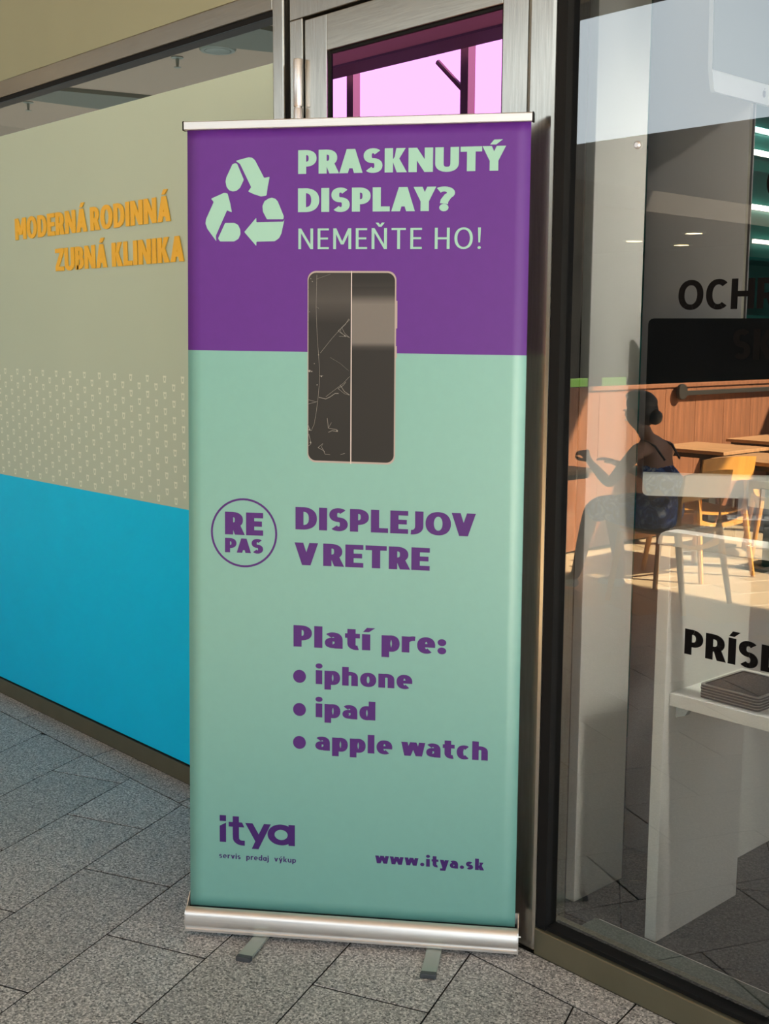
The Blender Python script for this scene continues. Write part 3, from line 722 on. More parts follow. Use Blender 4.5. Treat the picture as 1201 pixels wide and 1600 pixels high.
for k in range(28):
    t = 2 * pi * k / 28; rr = r * (1 + .10 * cos(2 * t + pi) - .12 * (1 if abs(sin(t) - 1) < .05 else 0)); y_, z_ = rr * cos(t), rr * sin(t) * 1.02
    d = math.hypot(y_ - r * 1.25, z_ - .1 * r)
    if d < r * .55: kx = r * 1.25 - math.sqrt(max(0, (r * .55) ** 2 - (z_ - .1 * r) ** 2)); y_ = min(y_, kx)
    pts.append((0, cy + y_, cz + z_))
b.face([(.0008, p[1], p[2]) for p in pts])
b.face([(.0008, cy + x_, cz + z_) for x_, z_ in [(.000, .0098), (.0022, .0105), (.0042, .0138), (.0036, .0150), (.0012, .0138)]])
b.build('emblem', mat('emblem_grey', (.12, .12, .16), rough=.5), hd, fix=False)

# teal wall with lit glass shelves deep in the shop
b = MB(); b.box(-2.68, 1.35, 0, -2.62, 3.15, 2.95); tag(b.build('wall_teal', M['teal']), kind='structure')
for z, mt, r, lab, yy in ((2.372, 'tube_c', .010, 'topmost bluish tube light on the teal wall', 1.7), (2.284, 'tube', .010, 'warm white tube light second from the top on the teal wall', 1.7), (2.070, 'tube', .010, 'warm white tube light in the middle of the teal wall', 1.7), (1.937, 'tube', .006, 'short dim tube light lowest on the teal wall', 2.28)):
    t = tag(empty('tube_light', (-2.605, yy, z)), lab, 'lamp')
    b = MB(); b.tube([(0, 0, 0), (0, 1.2, 0)], r, n=10); b.build('tube', M[mt], t, smooth=True)
    b = MB(); b.box(-.0145, .0, -.009, -.0105 if r < .0135 else -.0135, 1.2, .009); b.build('batten', M['alu'], t)
for z, lab in ((2.215, 'upper glass shelf on the teal wall'), (1.84, 'lower glass shelf on the teal wall'), (1.62, 'lowest dark shelf on the teal wall')):
    b = MB(); b.box(-2.618, 1.5, z, -2.45, 3.1, z + .012); tag(b.build('wall_shelf', mat('shelf_glass', (.03, .20, .17), rough=.1)), lab, 'shelf')
# ------------------------------------------------------------------ roll-up banner
BL = Vector((-2.4897, -.5669, .0557)); BR = Vector((-1.8373, -.0302, .0559)); TL = Vector((-2.5429, -.4941, 2.0411)); TR = Vector((-1.8381, -.0309, 2.0305))
BW, BH = .845, 1.97
bdir = Vector((.7723, .6353, 0)); bnor = Vector((.6353, -.7723, 0))
bo = Vector((-2.14, -.3246, 0))
def S_(u, v, off=0.0):
    s_, t = u / BW, v / BH
    p = (BL * (1 - s_) + BR * s_) * (1 - t) + (TL * (1 - s_) + TR * s_) * t
    sag = .0022 * math.exp(-(1 - t) * 14) * sin(s_ * 15.0)            # small pulls under the top rail
    sag += .0008 * sin(s_ * pi * 2.3 + 1.0) * sin(t * pi)
    return p + bnor * (off + sag) - bo
ban = tag(empty('rollup_banner', tuple(bo)), 'tall purple and mint green roll-up banner standing on the granite floor', 'banner')
fab = MB(); NU, NV = 24, 60; vs = [BH * j / 44 for j in range(33) if BH * j / 44 < 1.43] + [1.441 + (BH - 1.441) * j / 22 for j in range(23)]
for j in range(len(vs) - 1):
    for i in range(NU):
        u0_, u1_ = BW * i / NU, BW * (i + 1) / NU
        fab.face([S_(u0_, vs[j]), S_(u1_, vs[j]), S_(u1_, vs[j + 1]), S_(u0_, vs[j + 1])], 0 if vs[j] < 1.4405 else 1)
fabric = fab.build('banner_fabric', [M['mint'], M['purple']], ban, smooth=True)
sm_ = fabric.modifiers.new('thickness', 'SOLIDIFY'); sm_.thickness = .0006; sm_.offset = -1 if False else 0
# make sure the front faces the viewer
def print_on(name, polys, m_, lab=None, off=.0009, sub=True):
    b = MB()
    off0 = off
    for ip, p in enumerate(polys):
        off = off0 + .00005 * (ip % 4)
        x0_, x1_ = min(q[0] for q in p), max(q[0] for q in p); y0_, y1_ = min(q[1] for q in p), max(q[1] for q in p)
        if max(x1_ - x0_, y1_ - y0_) < .07 or name == 'round_badge' or name == 'recycling_symbol': b.face([S_(x, y, off) for x, y in p]); continue
        nx_, ny_ = int((x1_ - x0_) / .04) + 1, int((y1_ - y0_) / .04) + 1      # follow the slightly twisted cloth
        for i in range(nx_):
            for j in range(ny_):
                a0, a1 = x0_ + (x1_ - x0_) * i / nx_, x0_ + (x1_ - x0_) * (i + 1) / nx_; c0, c1 = y0_ + (y1_ - y0_) * j / ny_, y0_ + (y1_ - y0_) * (j + 1) / ny_
                r = clip(clip(clip(clip(p, 1, 0, a1), -1, 0, -a0), 0, 1, c1), 0, -1, -c0)
                if len(r) >= 3: b.face([S_(x, y, off) for x, y in r])
    o = b.build(name, m_, fabric, fix=False)
    if lab: o['label'] = lab
    return o
T = lambda line, x, y, cap, wd, s=.275, h=.205, track=.07, **k: text_polys(line, x, y, cap, wd, s, h, track=track, **k)
print_on('lettering', T('PRASKNUTÝ', .2852, 1.8625, .0552, .5025), M['ink_mint'], 'bold mint lettering on the upper line')
print_on('lettering', T('DISPLAY?', .2850, 1.7732, .0556, .3835), M['ink_mint'], 'bold mint lettering on the second line')
print_on('lettering', T('NEMEŇTE HO!', .2860, 1.6862, .0485, .4475, .105, .095, track=.17, space=.30), M['ink_mint'], 'thin mint lettering')
print_on('lettering', T('DISPLEJOV', .2793, 1.0055, .0560, .4515), M['ink_purple'], 'bold purple capital lettering')
print_on('lettering', T('V RETRE', .2770, .9168, .0560, .3420, space=.10), M['ink_purple'], 'bold purple capital lettering')
def circ(cx, cy, r, n=40): return [(cx + r * cos(2 * pi * k / n), cy + r * sin(2 * pi * k / n)) for k in range(n)]
C_ = circ(.1455, .9912, .0842, 56)
print_on('round_badge', stroke(C_, .0052, .0052, True) + T('RE', .0958, .9858, .0570, .1000, .30, .235, track=.08) + T('PAS', .0958, .9408, .0362, .1000, .29, .23, track=.07), M['ink_purple'], 'purple ring with lettering in it')
for wd_, x_, w_ in (('Platí', .2745, .1970), ('pre:', .5000, .1625)):
    print_on('lettering', T(wd_, x_, .7095, .0545, w_, .285, .21, track=.08, X=.74), M['ink_purple'], 'bold purple heading')
for y_, ln, wd, cp in ((.6165, 'iphone', .2465, .0478), (.5310, 'ipad', .1535, .0478), (.4455, None, 0, .0478)):
    pol = [circ(.2902, y_ + .0172, .0168, 32)]
    print_on('bullet', pol, M['ink_purple']); pol = []
    if ln: pol += T(ln, .3322, y_, cp, wd, .28, .20, track=.09)
    else: pol += T('apple', .3315, y_, cp, .1980, .28, .20, track=.09) + T('watch', .5520, y_, cp, .2175, .28, .20, track=.09)
    print_on('lettering', pol, M['ink_purple'], 'bold purple lowercase lettering')
# logo of the firm
def logo():
    x0, x1, y0, cap, X = .0794, .2792, .1880, .0700, .83
    P = []
    # i : square dot and slanted stem
    P += [[(.0794, .2435), (.0925, .2435), (.0925, .2590), (.0794, .2590)], [(.0794, .1882), (.0925, .1882), (.0925, .2400), (.0794, .2305)]]
    # t
    s_ = .0128
    P += [[(.0978, .2300), (.0978, .2425), (.1255, .2425), (.1302, .2300)]]
    P += stroke([(.1126, .2580), (.1126, .2090)] + arc(.1126 + .0135, .1950 + .0065, .0135, .0135, 180, 270, 8)[1:] + [(.1310, .1880)], .0128, .0130)
    # y
    P += [[(.1318, .2425), (.1468, .2425), (.1618, .2085), (.1530, .1935)], [(.1700, .2425), (.1840, .2425), (.1590, .1745), (.1452, .1745), (.1545, .2010)]]
    # a
    P += stroke(circ(.2050, .2165, .0205, 36), .0142, .0142, True) + [[(.2200, .1890), (.2330, .1890), (.2330, .2445), (.2200, .2445)]]
    return [[(.0794 + (x - .0794) * 1.297, y) for x, y in p] for p in P]
print_on('logo', logo(), M['ink_deep'], 'deep purple logo lettering')
for wd_, x_, w_ in (('servis', .0777, .0573), ('predaj', .1500, .0595), ('výkup', .2243, .0570)):
    print_on('lettering', T(wd_, x_, .1448, .0150, w_, .17, .14, track=.12, X=.66, geo=(wd_ != 'servis')), M['ink_deep'], 'small deep purple lettering')
print_on('lettering', T('www.itya.sk', .4875, .1585, .0300, .2768, .28, .20, track=.13, X=.68), M['ink_deep'], 'purple web address')
# recycling arrows
def rnd(poly, r=.0022, n=3):
    out = []
    N = len(poly)
    for k in range(N):
        p0, p1, p2 = Vector(poly[k - 1]), Vector(poly[k]), Vector(poly[(k + 1) % N])
        a = (p0 - p1); c = (p2 - p1); rr = min(r, a.length * .45, c.length * .45)
        A = p1 + a.normalized() * rr; B = p1 + c.normalized() * rr
        for q in range(n + 1):
            t = q / n; out.append(tuple(A * (1 - t) ** 2 + p1 * 2 * t * (1 - t) + B * t * t))
    return out
recyc = [[(.1248, 1.8900), (.1300, 1.8890), (.1471, 1.8510), (.1375, 1.8320), (.1290, 1.8255), (.1192, 1.8234), (.1090, 1.8265), (.1025, 1.8345), (.1000, 1.8470), (.1020, 1.8570), (.1180, 1.8880)],
 [(.1265, 1.8955), (.1440, 1.9000), (.1600, 1.9035), (.1690, 1.9020), (.1760, 1.8960), (.1990, 1.8545), (.2130, 1.8570), (.2080, 1.8330), (.2050, 1.8130), (.1910, 1.8110), (.1730, 1.8165), (.1580, 1.8230), (.1660, 1.8330), (.1375, 1.8880)],
 [(.2110, 1.8062), (.2190, 1.8080), (.2280, 1.8050), (.2340, 1.7985), (.2490, 1.7640), (.2480, 1.7570), (.2060, 1.7570), (.1960, 1.7750), (.1945, 1.7880), (.2000, 1.8000)],
 [(.2510, 1.7575), (.2480, 1.7510), (.1790, 1.7500), (.1790, 1.7610), (.1480, 1.7270), (.1790, 1.6935), (.1790, 1.7040), (.2260, 1.7050), (.2370, 1.7120), (.2430, 1.7230)],
 [(.0985, 1.7490), (.0800, 1.7120), (.0850, 1.7048), (.1220, 1.7048), (.1330, 1.7110), (.1380, 1.7220), (.1375, 1.7330), (.1320, 1.7440), (.1220, 1.7490)],
 [(.0755, 1.7050), (.0740, 1.7180), (.1035, 1.7790), (.1160, 1.7740), (.1120, 1.7950), (.1050, 1.8190), (.0960, 1.8205), (.0620, 1.8070), (.0690, 1.7990), (.0490, 1.7590), (.0470, 1.7480), (.0520, 1.7350)]]
print_on('recycling_symbol', [rnd(p) for p in recyc], M['ink_mint'], 'mint recycling triangle of three arrows')
# printed phone, left half cracked, right half whole
ph = tag(empty('dummy')) if False else None
def grad_mat(name, stops, axis_scale, x=False):
    m_ = bpy.data.materials.new(name); m_.use_nodes = True; nt = m_.node_tree; b = nt.nodes['Principled BSDF']
    tc = nt.nodes.new('ShaderNodeTexCoord'); sp = nt.nodes.new('ShaderNodeSeparateXYZ'); nt.links.new(tc.outputs['Object'], sp.inputs[0])
    mr = nt.nodes.new('ShaderNodeMapRange'); mr.inputs['From Min'].default_value = axis_scale[0]; mr.inputs['From Max'].default_value = axis_scale[1]
    nt.links.new(sp.outputs['Z'], mr.inputs['Value']); r = nt.nodes.new('ShaderNodeValToRGB'); e = r.color_ramp.elements
    e[0].position = stops[0][0]; e[0].color = (*stops[0][1], 1); e[1].position = stops[-1][0]; e[1].color = (*stops[-1][1], 1)
    for p, c in stops[1:-1]: q = e.new(p); q.color = (*c, 1)
    nt.links.new(mr.outputs[0], r.inputs[0]); nt.links.new(r.outputs[0], b.inputs['Base Color']); b.inputs['Roughness'].default_value = .5; b.inputs['Specular IOR Level'].default_value = .35
    return m_
zz = lambda v: S_(.42, v).z
K = lambda v: tuple(c * .50 for c in srgb(v, v * .95, v * .91)[:3])
m_right = grad_mat('printed_screen', [(0, K(42)), (.595, K(46)), (.615, K(74)), (.64, K(146)), (.84, K(146)), (.89, K(72)), (.93, K(50)), (.935, K(60)), (.96, K(46)), (1, K(44))], (zz(1.178), zz(1.628)))
m_left = grad_mat('printed_cracked_screen', [(0, K(42)), (.60, K(50)), (.74, K(48)), (.86, K(92)), (1, K(66))], (zz(1.178), zz(1.628)))
px0, px1, pz0, pz1 = .3098, .5305, 1.1732, 1.6345
print_on('phone_picture', [rrect(px0, pz0, px1, pz1, .021, 8), [(px1, 1.50), (px1 + .0028, 1.50), (px1 + .0028, 1.565), (px1, 1.565)], [(px1, 1.43), (px1 + .0022, 1.43), (px1 + .0022, 1.458), (px1, 1.458)]], mat('phone_rim_print', srgb(160, 146, 140), rough=.5), 'printed phone with a pale metal rim', off=.0012)
L_ = rrect(px0 + .0022, pz0 + .0045, px1 - .0034, pz1 - .0042, .019, 8)
print_on('phone_picture', [clip(L_, 1, 0, .4185)], m_left, 'cracked dark half of the printed phone', off=.0015)
print_on('phone_picture', [clip(L_, -1, 0, -.4213)], m_right, 'undamaged half of the printed phone', off=.0015)
def pc(x, y):       # close-up measurements to banner metres
    return (.3107 + (x - 272) * (.5301 - .3107) / 613.0, 1.6330 + (y - 108) * (1.1750 - 1.6330) / 1327.0)
cr = [([(335, 130), (330, 350), (338, 560), (348, 680), (355, 800), (352, 900), (345, 985), (333, 1080), (318, 1170), (300, 1210)], 3), ([(330, 160), (430, 125)], 2), ([(330, 350), (350, 362)], 2),
 ([(567, 435), (520, 480), (440, 570), (360, 670)], 3), ([(485, 515), (515, 490), (535, 470), (560, 430)], 4), ([(485, 515), (530, 545), (565, 560)], 4), ([(510, 490), (530, 530), (566, 562)], 3), ([(492, 552), (535, 553)], 3), ([(505, 500), (500, 520), (540, 556)], 3),
 ([(567, 830), (520, 880), (450, 935), (400, 975)], 3), ([(350, 980), (400, 990), (430, 975), (465, 950), (490, 950)], 6), ([(485, 915), (520, 895), (540, 870)], 4), ([(500, 890), (530, 935), (566, 958)], 5), ([(485, 915), (530, 950), (566, 960)], 3),
 ([(272, 998), (335, 1013), (280, 1027)], 4), ([(272, 1030), (340, 1010)], 3), ([(410, 1125), (418, 1195), (480, 1205)], 5), ([(418, 1225), (445, 1212), (485, 1218)], 5), ([(418, 1195), (440, 1155)], 3), ([(345, 1335), (385, 1355), (395, 1380), (430, 1383)], 4), ([(345, 1335), (380, 1305), (370, 1330), (392, 1365)], 4),
 ([(272, 1170), (290, 1215), (300, 1215)], 5), ([(280, 1240), (295, 1310), (278, 1325)], 5), ([(505, 1380), (535, 1370)], 4), ([(355, 830), (380, 828)], 4), ([(430, 700), (500, 740), (560, 790)], 1.5)]
pol = []
for pts, wd in cr:
    q = [pc(*p) for p in pts]; pol += stroke(q, wd * .00021, wd * .00021)
for x, y, r in ((303, 176, 5), (292, 157, 4), (284, 797, 11), (348, 683, 5), (318, 745, 4), (300, 800, 6), (272, 455, 5), (283, 385, 3), (368, 832, 7), (338, 893, 5), (272, 230, 5), (480, 1212, 7), (532, 548, 6), (285, 1210, 8), (292, 1300, 8)):
    a = pc(x, y); pol.append(circ(a[0], a[1], r * .00028, 7))
print_on('crack_lines', pol, mat('crack_print', srgb(132, 128, 122), rough=.5), 'pale crack lines printed on the dark half', off=.0018)['kind'] = 'stuff'
print_on('phone_picture', [[(.4187, pz0 - .001), (.4211, pz0 - .001), (.4211, pz1), (.4187, pz1)]], mat('divider_print', srgb(192, 180, 176), rough=.5), 'pale dividing line down the phone', off=.0018)

# top rail
tb = TL - bo; te = TR - bo; tv = (te - tb).normalized(); tn = Vector((tv.y, -tv.x, 0)).normalized()
A = tb - tv * .0055; Bq = te + tv * .003
prof = [(-.004, -.0005), (.0085, -.0005), (.0100, .001), (.0100, .018), (.0080, .0200), (-.0105, .0200), (-.0125, .018), (-.0125, .001), (-.004, .001)]
b = MB(); b.prism([A + tn * p + Vector((0, 0, z)) for p, z in prof], (0, 0, 0), Bq - A); top = b.build('top_rail', M['alu'], ban, bevel=.0006)
for base, sg_ in ((A, -1), (Bq, 1)):
    b = MB(); b.prism([base + tn * p * 1.08 + Vector((0, 0, z * 1.10 - .0012)) for p, z in prof], tv * (.0002 * sg_), tv * (.0030 * sg_)); b.build('end_cap', M['rubber'], top)
# base cassette
P0 = Vector((-2.470, -.596, 0)) - bo; P1 = Vector((-1.810, -.0532, 0)) - bo
e0, e1 = P0 + bdir * .0, P1
def prof_pts(o_, pr): return [Vector((o_.x, o_.y, 0)) - bnor * y + Vector((0, 0, z)) for y, z in pr]
front = [(.0035, .0120), (.0, .0145), (.0, .0200), (.0030, .0222), (.0035, .0245), (.0012, .0270), (-.0010, .034), (-.0012, .044), (.0010, .056), (.0060, .0660), (.0130, .0715), (.0200, .0730), (.0205, .0700), (.0150, .0640), (.0060, .050), (.0060, .0150)]
b = MB(); b.prism(prof_pts(e0, front), (0, 0, 0), e1 - e0); base_ = b.build('base_cassette', M['alu'], ban, smooth=True)
back = [(.0062, .0120), (.0062, .0145), (.044, .0145), (.0500, .060), (.0500, .098), (.0530, .098), (.0535, .060), (.047, .0120)]
b = MB(); b.prism(prof_pts(e0, back), (0, 0, 0), e1 - e0); b.build('back_shell', M['alu'], base_)
b = MB(); b.prism(prof_pts(e0 + bdir * .002, [(.0215, .016), (.0215, .0690), (.0495, .0690), (.0430, .016)]), (0, 0, 0), e1 - e0 - bdir * .004); b.build('slot', M['rubber'], base_)
endp = [(.0, .0125), (-.001, .034), (-.0012, .046), (.0015, .058), (.006, .0670), (.014, .0725), (.021, .0735), (.047, .0985), (.0535, .0985), (.054, .060), (.047, .0118)]
for o_, sg_ in ((e0, -1), (e1, 1)):
    b = MB(); b.prism(prof_pts(o_, endp), bdir * (.0004 * sg_), bdir * (.0028 * sg_)); b.build('end_plate', M['alu'], base_)
b = MB(); q = e1 + bdir * .0028 - bnor * .018 + Vector((0, 0, .052)); b.tube([q, q + bdir * .006], .0022, n=10); b.build('lock_pin', M['alu'], base_)
# swing-out feet, in front
for (c0, c1, wdt) in ((Vector((-2.338, -.435, 0)), Vector((-2.265, -.5620, 0)), .019), (Vector((-1.9975, -.150, 0)), Vector((-1.8985, -.2780, 0)), .019)):
    c0 = c0 - bo; c1 = c1 - bo; d_ = (c1 - c0).normalized(); n_ = Vector((d_.y, -d_.x, 0))
    b = MB(); b.prism([c0 + n_ * wdt + Vector((0, 0, .004)), c0 - n_ * wdt + Vector((0, 0, .004)), c0 - n_ * wdt + Vector((0, 0, .0115)), c0 + n_ * wdt + Vector((0, 0, .0115))], (0, 0, 0), (c1 - c0) - d_ * .012)
    ft = b.build('foot', M['alu_foot'], ban, bevel=.0015)
    b = MB(); q = c1 - d_ * .0118; w2_ = wdt * 1.03
    b.prism([q + n_ * w2_ + Vector((0, 0, .0004)), q - n_ * w2_ + Vector((0, 0, .0004)), q - n_ * w2_ + Vector((0, 0, .0125)), q + n_ * w2_ + Vector((0, 0, .0125))], (0, 0, 0), d_ * .016)
    b.build('foot_cap', M['plastic_dark'], ft, bevel=.0025)
    b = MB(); b.box(-.02, -.02, .0002, .02, .02, .0040); o_ = b.build('foot_pad', M['plastic_dark'], ft); o_.location = c0 + d_ * .01
# support pole behind the fabric
pm = (P0 + P1) / 2 - bnor * .046
b = MB(); ptop = (A + Bq) / 2 - tn * .004 + Vector((0, 0, .001)); b.tube([pm + Vector((0, 0, .0700)), pm * .5 + ptop * .5 - tn * .014, ptop - tn * .0125], .006, n=10); b.build('support_pole', M['alu'], ban, smooth=True)
# ------------------------------------------------------------------ cafe terrace across the passage (behind the camera; seen only as reflection)
def vb(b, x0, Y0_, z0, x1, Y1_, z1, mi=0): b.box(x0, 2 * YG - Y0_, z0, x1, 2 * YG - Y1_, z1, mi)
b = MB(); vb(b, -16, 9.0, 2.75, 6.2, 9.3, 3.74); tag(b.build('wall_fascia', M['fascia']), kind='structure')
b = MB(); vb(b, -16, 12.0, -.01, 6.2, 12.2, 2.75); vb(b, -16, 9.3, 2.75, 6.2, 12.2, 2.85); tag(b.build('wall_opposite', M['dark_cafe']), kind='structure')
b = MB(); vb(b, -16.2, 0, -.01, -16.0, 12.2, 4.6); tag(b.build('wall_passage_end', M['dark_cafe']), kind='structure')
for x_, lab in ((-10.43, 'slim roof post seen at the left in the magenta door glass'), (-8.67, 'slim roof post seen at the right in the magenta door glass')):
    t = tag(empty('roof_post', V(x_, 7.0, 0)), lab, 'post')
    b = MB(); b.box(-.055, -.055, .014, .055, .055, 6.4); b.build('shaft', M['tabledark'], t, bevel=.006)
    b = MB(); b.box(-.12, -.12, .001, .12, .12, .0135); b.build('base_plate', M['tabledark'], t, bevel=.004)
b = MB(); b.tube([V(-8.67 - .06, 7.0, 4.05), V(-9.10, 7.0, 4.38)], .03, n=8); tag(b.build('roof_brace', M['tabledark']), 'short slanting brace beside the right roof post', 'brace')
# inner cafe room behind the veneer partition
b = MB(); vb(b, -11.0, 4.7, 2.50, -5.45, 8.95, 2.66); tag(b.build('ceiling_cafe', M['dark_cafe']), kind='structure')
b = MB(); vb(b, -11.1, 4.7, -.01, -11.0, 8.95, 2.5); tag(b.build('wall_cafe', M['dark_cafe']), kind='structure')
for x_, Y_, lab in ((-6.2, 7.4, 'warm cafe ceiling spot nearest the partition end'), (-7.05, 8.5, 'warm cafe ceiling spot farthest back'), (-7.1, 7.75, 'warm cafe ceiling spot in the middle')):
    q = V(x_, Y_, 2.499); downlight(q[0], q[1], q[2], .11, lab)
q = V(-12.2, 4.315, 4.4045); downlight(q[0], q[1], q[2], .16, 'warm recessed lamp in the passage ceiling, mirrored in the steel rail')

# veneer partition (planks)
part = tag(empty('veneer_partition', V(-5.30, 6.2, 0)), 'chest-high reddish wood veneer partition at the edge of the cafe', 'partition')
PX0 = -5.30
for k in range(16):
    Ya = 4.0 + .42 * k
    b = MB(); b.box(-.02, -.2085, .015, .02 , .2085, 1.165); o = b.build('veneer_panel', M['wood_wall'], part, bevel=.003); o.location = (0, -(Ya + .21 - 6.2), 0)
b = MB(); b.box(-.035, -(10.72 - 6.2), 1.166, .035, -(4.0 - 6.2), 1.196); b.build('cap_rail', M['wood_wall'], part, bevel=.004)
rr_ = tag(empty('wall_rail', V(-5.235, 6.3, 1.12)), 'dark wooden rail with a round end on the veneer partition', 'rail')
b = MB(); b.box(-.012, -1.6, -.018, .012, .42, .018); b.build('bar', M['tabledark'], rr_, bevel=.003)
b = MB(); b.lathe([(.001, -.014), (.058, -.014), (.062, -.008), (.062, .008), (.058, .014), (.001, .014)], (0, .47, .012), n=24, ax='x'); b.build('round_end', M['tabledark'], rr_, smooth=True)

# chairs
def make_chair(wood):
    r = empty('cafe_chair')
    def leg(pts, ra): b = MB(); b.tube(pts, ra, n=8); b.build('leg', wood, r, smooth=True)
    leg([(-.235, .255, .001), (-.195, .20, .415)], [.015, .022]); leg([(.235, .255, .001), (.195, .20, .415)], [.015, .022])
    for s_ in (-1, 1): leg([(s_ * .235, -.275, .001), (s_ * .205, -.20, .44), (s_ * .200, -.205, .66), (s_ * .205, -.235, .76)], [.015, .023, .019, .013])
    # seat: shallow curved shell
    b = MB(); n = 10; m_ = 8; top_ = []; thick = .012
    def sp(i, j, dz):
        u = -1 + 2 * i / n; v = -1 + 2 * j / m_; x_ = u * (.215 - .02 * v * v); y_ = v * .21 + .0
        return (x_, y_, .432 + .022 * u * u - .012 * (1 - v * v) + (.010 * -max(0, v - .6)) + dz)
    for dz in (0, -thick):
        for i in range(n):
            for j in range(m_): b.face([sp(i, j, dz), sp(i + 1, j, dz), sp(i + 1, j + 1, dz), sp(i, j + 1, dz)])
    for i in range(n):
        for j in (0, m_): b.face([sp(i, j, 0), sp(i + 1, j, 0), sp(i + 1, j, -thick), sp(i, j, -thick)])
    for j in range(m_):
        for i in (0, n): b.face([sp(i, j, 0), sp(i, j + 1, 0), sp(i, j + 1, -thick), sp(i, j, -thick)])
    b.build('seat', wood, r, smooth=True)
    # backrest: curved band
    b = MB(); n = 12
    def bp_(i, z, d): u = -1 + 2 * i / n; return (u * .235, -.255 + .055 * u * u - .02 * u * u * u * u - d - (z - .64) * .15, z + .012 * (1 - u * u))
    for d in (0, .014):
        for i in range(n): b.face([bp_(i, .635, d), bp_(i + 1, .635, d), bp_(i + 1, .715, d), bp_(i, .715, d)]); b.face([bp_(i, .715, d), bp_(i + 1, .715, d), bp_(i + 1, .79, d), bp_(i, .79, d)])
    for i in range(n):
        for z in (.635, .79): b.face([bp_(i, z, 0), bp_(i + 1, z, 0), bp_(i + 1, z, .014), bp_(i, z, .014)])
    for i in (0, n): b.face([bp_(i, .635, 0), bp_(i, .79, 0), bp_(i, .79, .014), bp_(i, .635, .014)])
    b.build('backrest', wood, r, smooth=True)
    for y_ in (-.205, .195):      # saddle-shaped cross rails
        b = MB(); n = 10; zc = lambda u: .385 + .035 * u * u - (.02 if y_ < 0 else 0)
        for i in range(n):
            a, c = -1 + 2 * i / n, -1 + 2 * (i + 1) / n
            b.prism([(a * .192, y_, zc(a) - .045 + .02 * (1 - a * a)), (c * .192, y_, zc(c) - .045 + .02 * (1 - c * c)), (c * .192, y_, zc(c)), (a * .192, y_, zc(a))], (0, -.009, 0), (0, .009, 0))
        b.build('cross_rail', wood, r)
    return r
ch0 = make_chair(M['chairwood'])
def put_chair(first, x_, Y_, fx, fY, lab, src=None):
    """fx, fY: direction the sitter faces, in mirrored coordinates"""
    o = ch0 if first else copy_tree(src or ch0)
    o.location = V(x_, Y_, 0.0); o.rotation_euler.z = math.atan2(-fY, fx) - pi / 2
    tag(o, lab, 'chair', 'oak cafe chairs on the terrace'); return o
put_chair(True, -4.27, 4.60, -.95, .2, 'sunlit oak cafe chair with its curved back to the window, empty')
put_chair(False, -3.905, 3.72, -1, .02, 'oak cafe chair under the seated person in the blue floral dress')
put_chair(False, -4.68, 7.32, .3, 1, 'oak cafe chair farthest along the veneer partition')
put_chair(False, -4.22, 5.66, -.8, -.6, 'oak cafe chair between the two empty cafe tables')
put_chair(False, -5.42, 3.22, 1, .0, 'oak cafe chair under the second seated person')
# green chairs on the far side of the partition
gc0 = None
def green_chair():
    r = empty('green_chair')
    for sx in (-1, 1):
        for sy in (-1, 1): b = MB(); b.tube([(sx * .20, sy * .20, .001), (sx * .17, sy * .16, .435)], .011, n=8); b.build('leg', M['tabledark'], r, smooth=True)
    b = MB(); b.box(-.21, -.21, .436, .21, .21, .452); b.build('seat', M['green_chair'], r, bevel=.006)
    b = MB(); b.box(-.16, -.225, .453, .16, -.210, 1.235); b.build('backrest', M['green_chair'], r, bevel=.006)
    return r
for i, (x_, Y_, lab) in enumerate(((-5.95, 5.12, 'green high-backed chair behind the partition, nearer one'), (-5.95, 5.62, 'green high-backed chair behind the partition, farther one'))):
    if gc0 is None: gc0 = green_chair(); o = gc0
    else: o = copy_tree(gc0)
    o.location = V(x_, Y_, 0); o.rotation_euler.z = rad(90); tag(o, lab, 'chair', 'green chairs behind the partition')

# tables
def make_table(w_, d_, top_m):
    r = empty('cafe_table')
    b = MB(); b.box(-w_ / 2, -d_ / 2, .725, w_ / 2, d_ / 2, .750); b.build('table_top', top_m, r, bevel=.004)
    b = MB(); b.box(-w_ / 2 + .03, -d_ / 2 + .03, .690, w_ / 2 - .03, d_ / 2 - .03, .7245); b.build('under_frame', M['tabledark'], r)
    b = MB(); b.box(-.045, -.045, .021, .045, .045, .6895); b.build('pedestal', M['tabledark'], r, bevel=.004)
    b = MB(); b.box(-.17, -.17, .001, .17, .17, .0205); b.build('foot_plate', M['tabledark'], r, bevel=.008)
    return r
t0 = make_table(.62, .62, M['tablewood'])
for i, (x_, Y_, lab) in enumerate(((-4.75, 3.40, 'small cafe table between the two seated people, a plate on it'), (-4.80, 5.55, 'small empty cafe table by the partition, nearer one'), (-4.80, 6.60, 'small empty cafe table by the partition, farther one'), (-4.02, 5.12, 'small empty cafe table beyond the sunlit chair'))):
    o = t0 if i == 0 else copy_tree(t0)
    o.location = V(x_, Y_, 0); tag(o, lab, 'table', 'small square cafe tables')
b = MB(); b.lathe([(.001, 0), (.06, 0), (.075, .004), (.115, .018), (.118, .021), (.072, .010), (.001, .008)], (0, 0, 0), n=28); o = b.build('plate', M['ceramic'], smooth=True, loc=(-4.70, 2 * YG - 3.46, .7505)); tag(o, 'white plate on the table in front of the seated people', 'plate')
b = MB(); b.lathe([(.001, 0), (.022, 0), (.034, .035), (.039, .065), (.0365, .065), (.030, .03), (.001, .01)], (0, 0, 0), n=20); b.tube([(.036, 0, .05), (.058, 0, .045), (.056, 0, .025), (.033, 0, .018)], .004, n=6)
o = b.build('coffee_cup', M['ceramic'], smooth=True, loc=(-4.58, 2 * YG - 3.20, .7505)); tag(o, 'white coffee cup beside the plate on the table of the two seated people', 'cup')

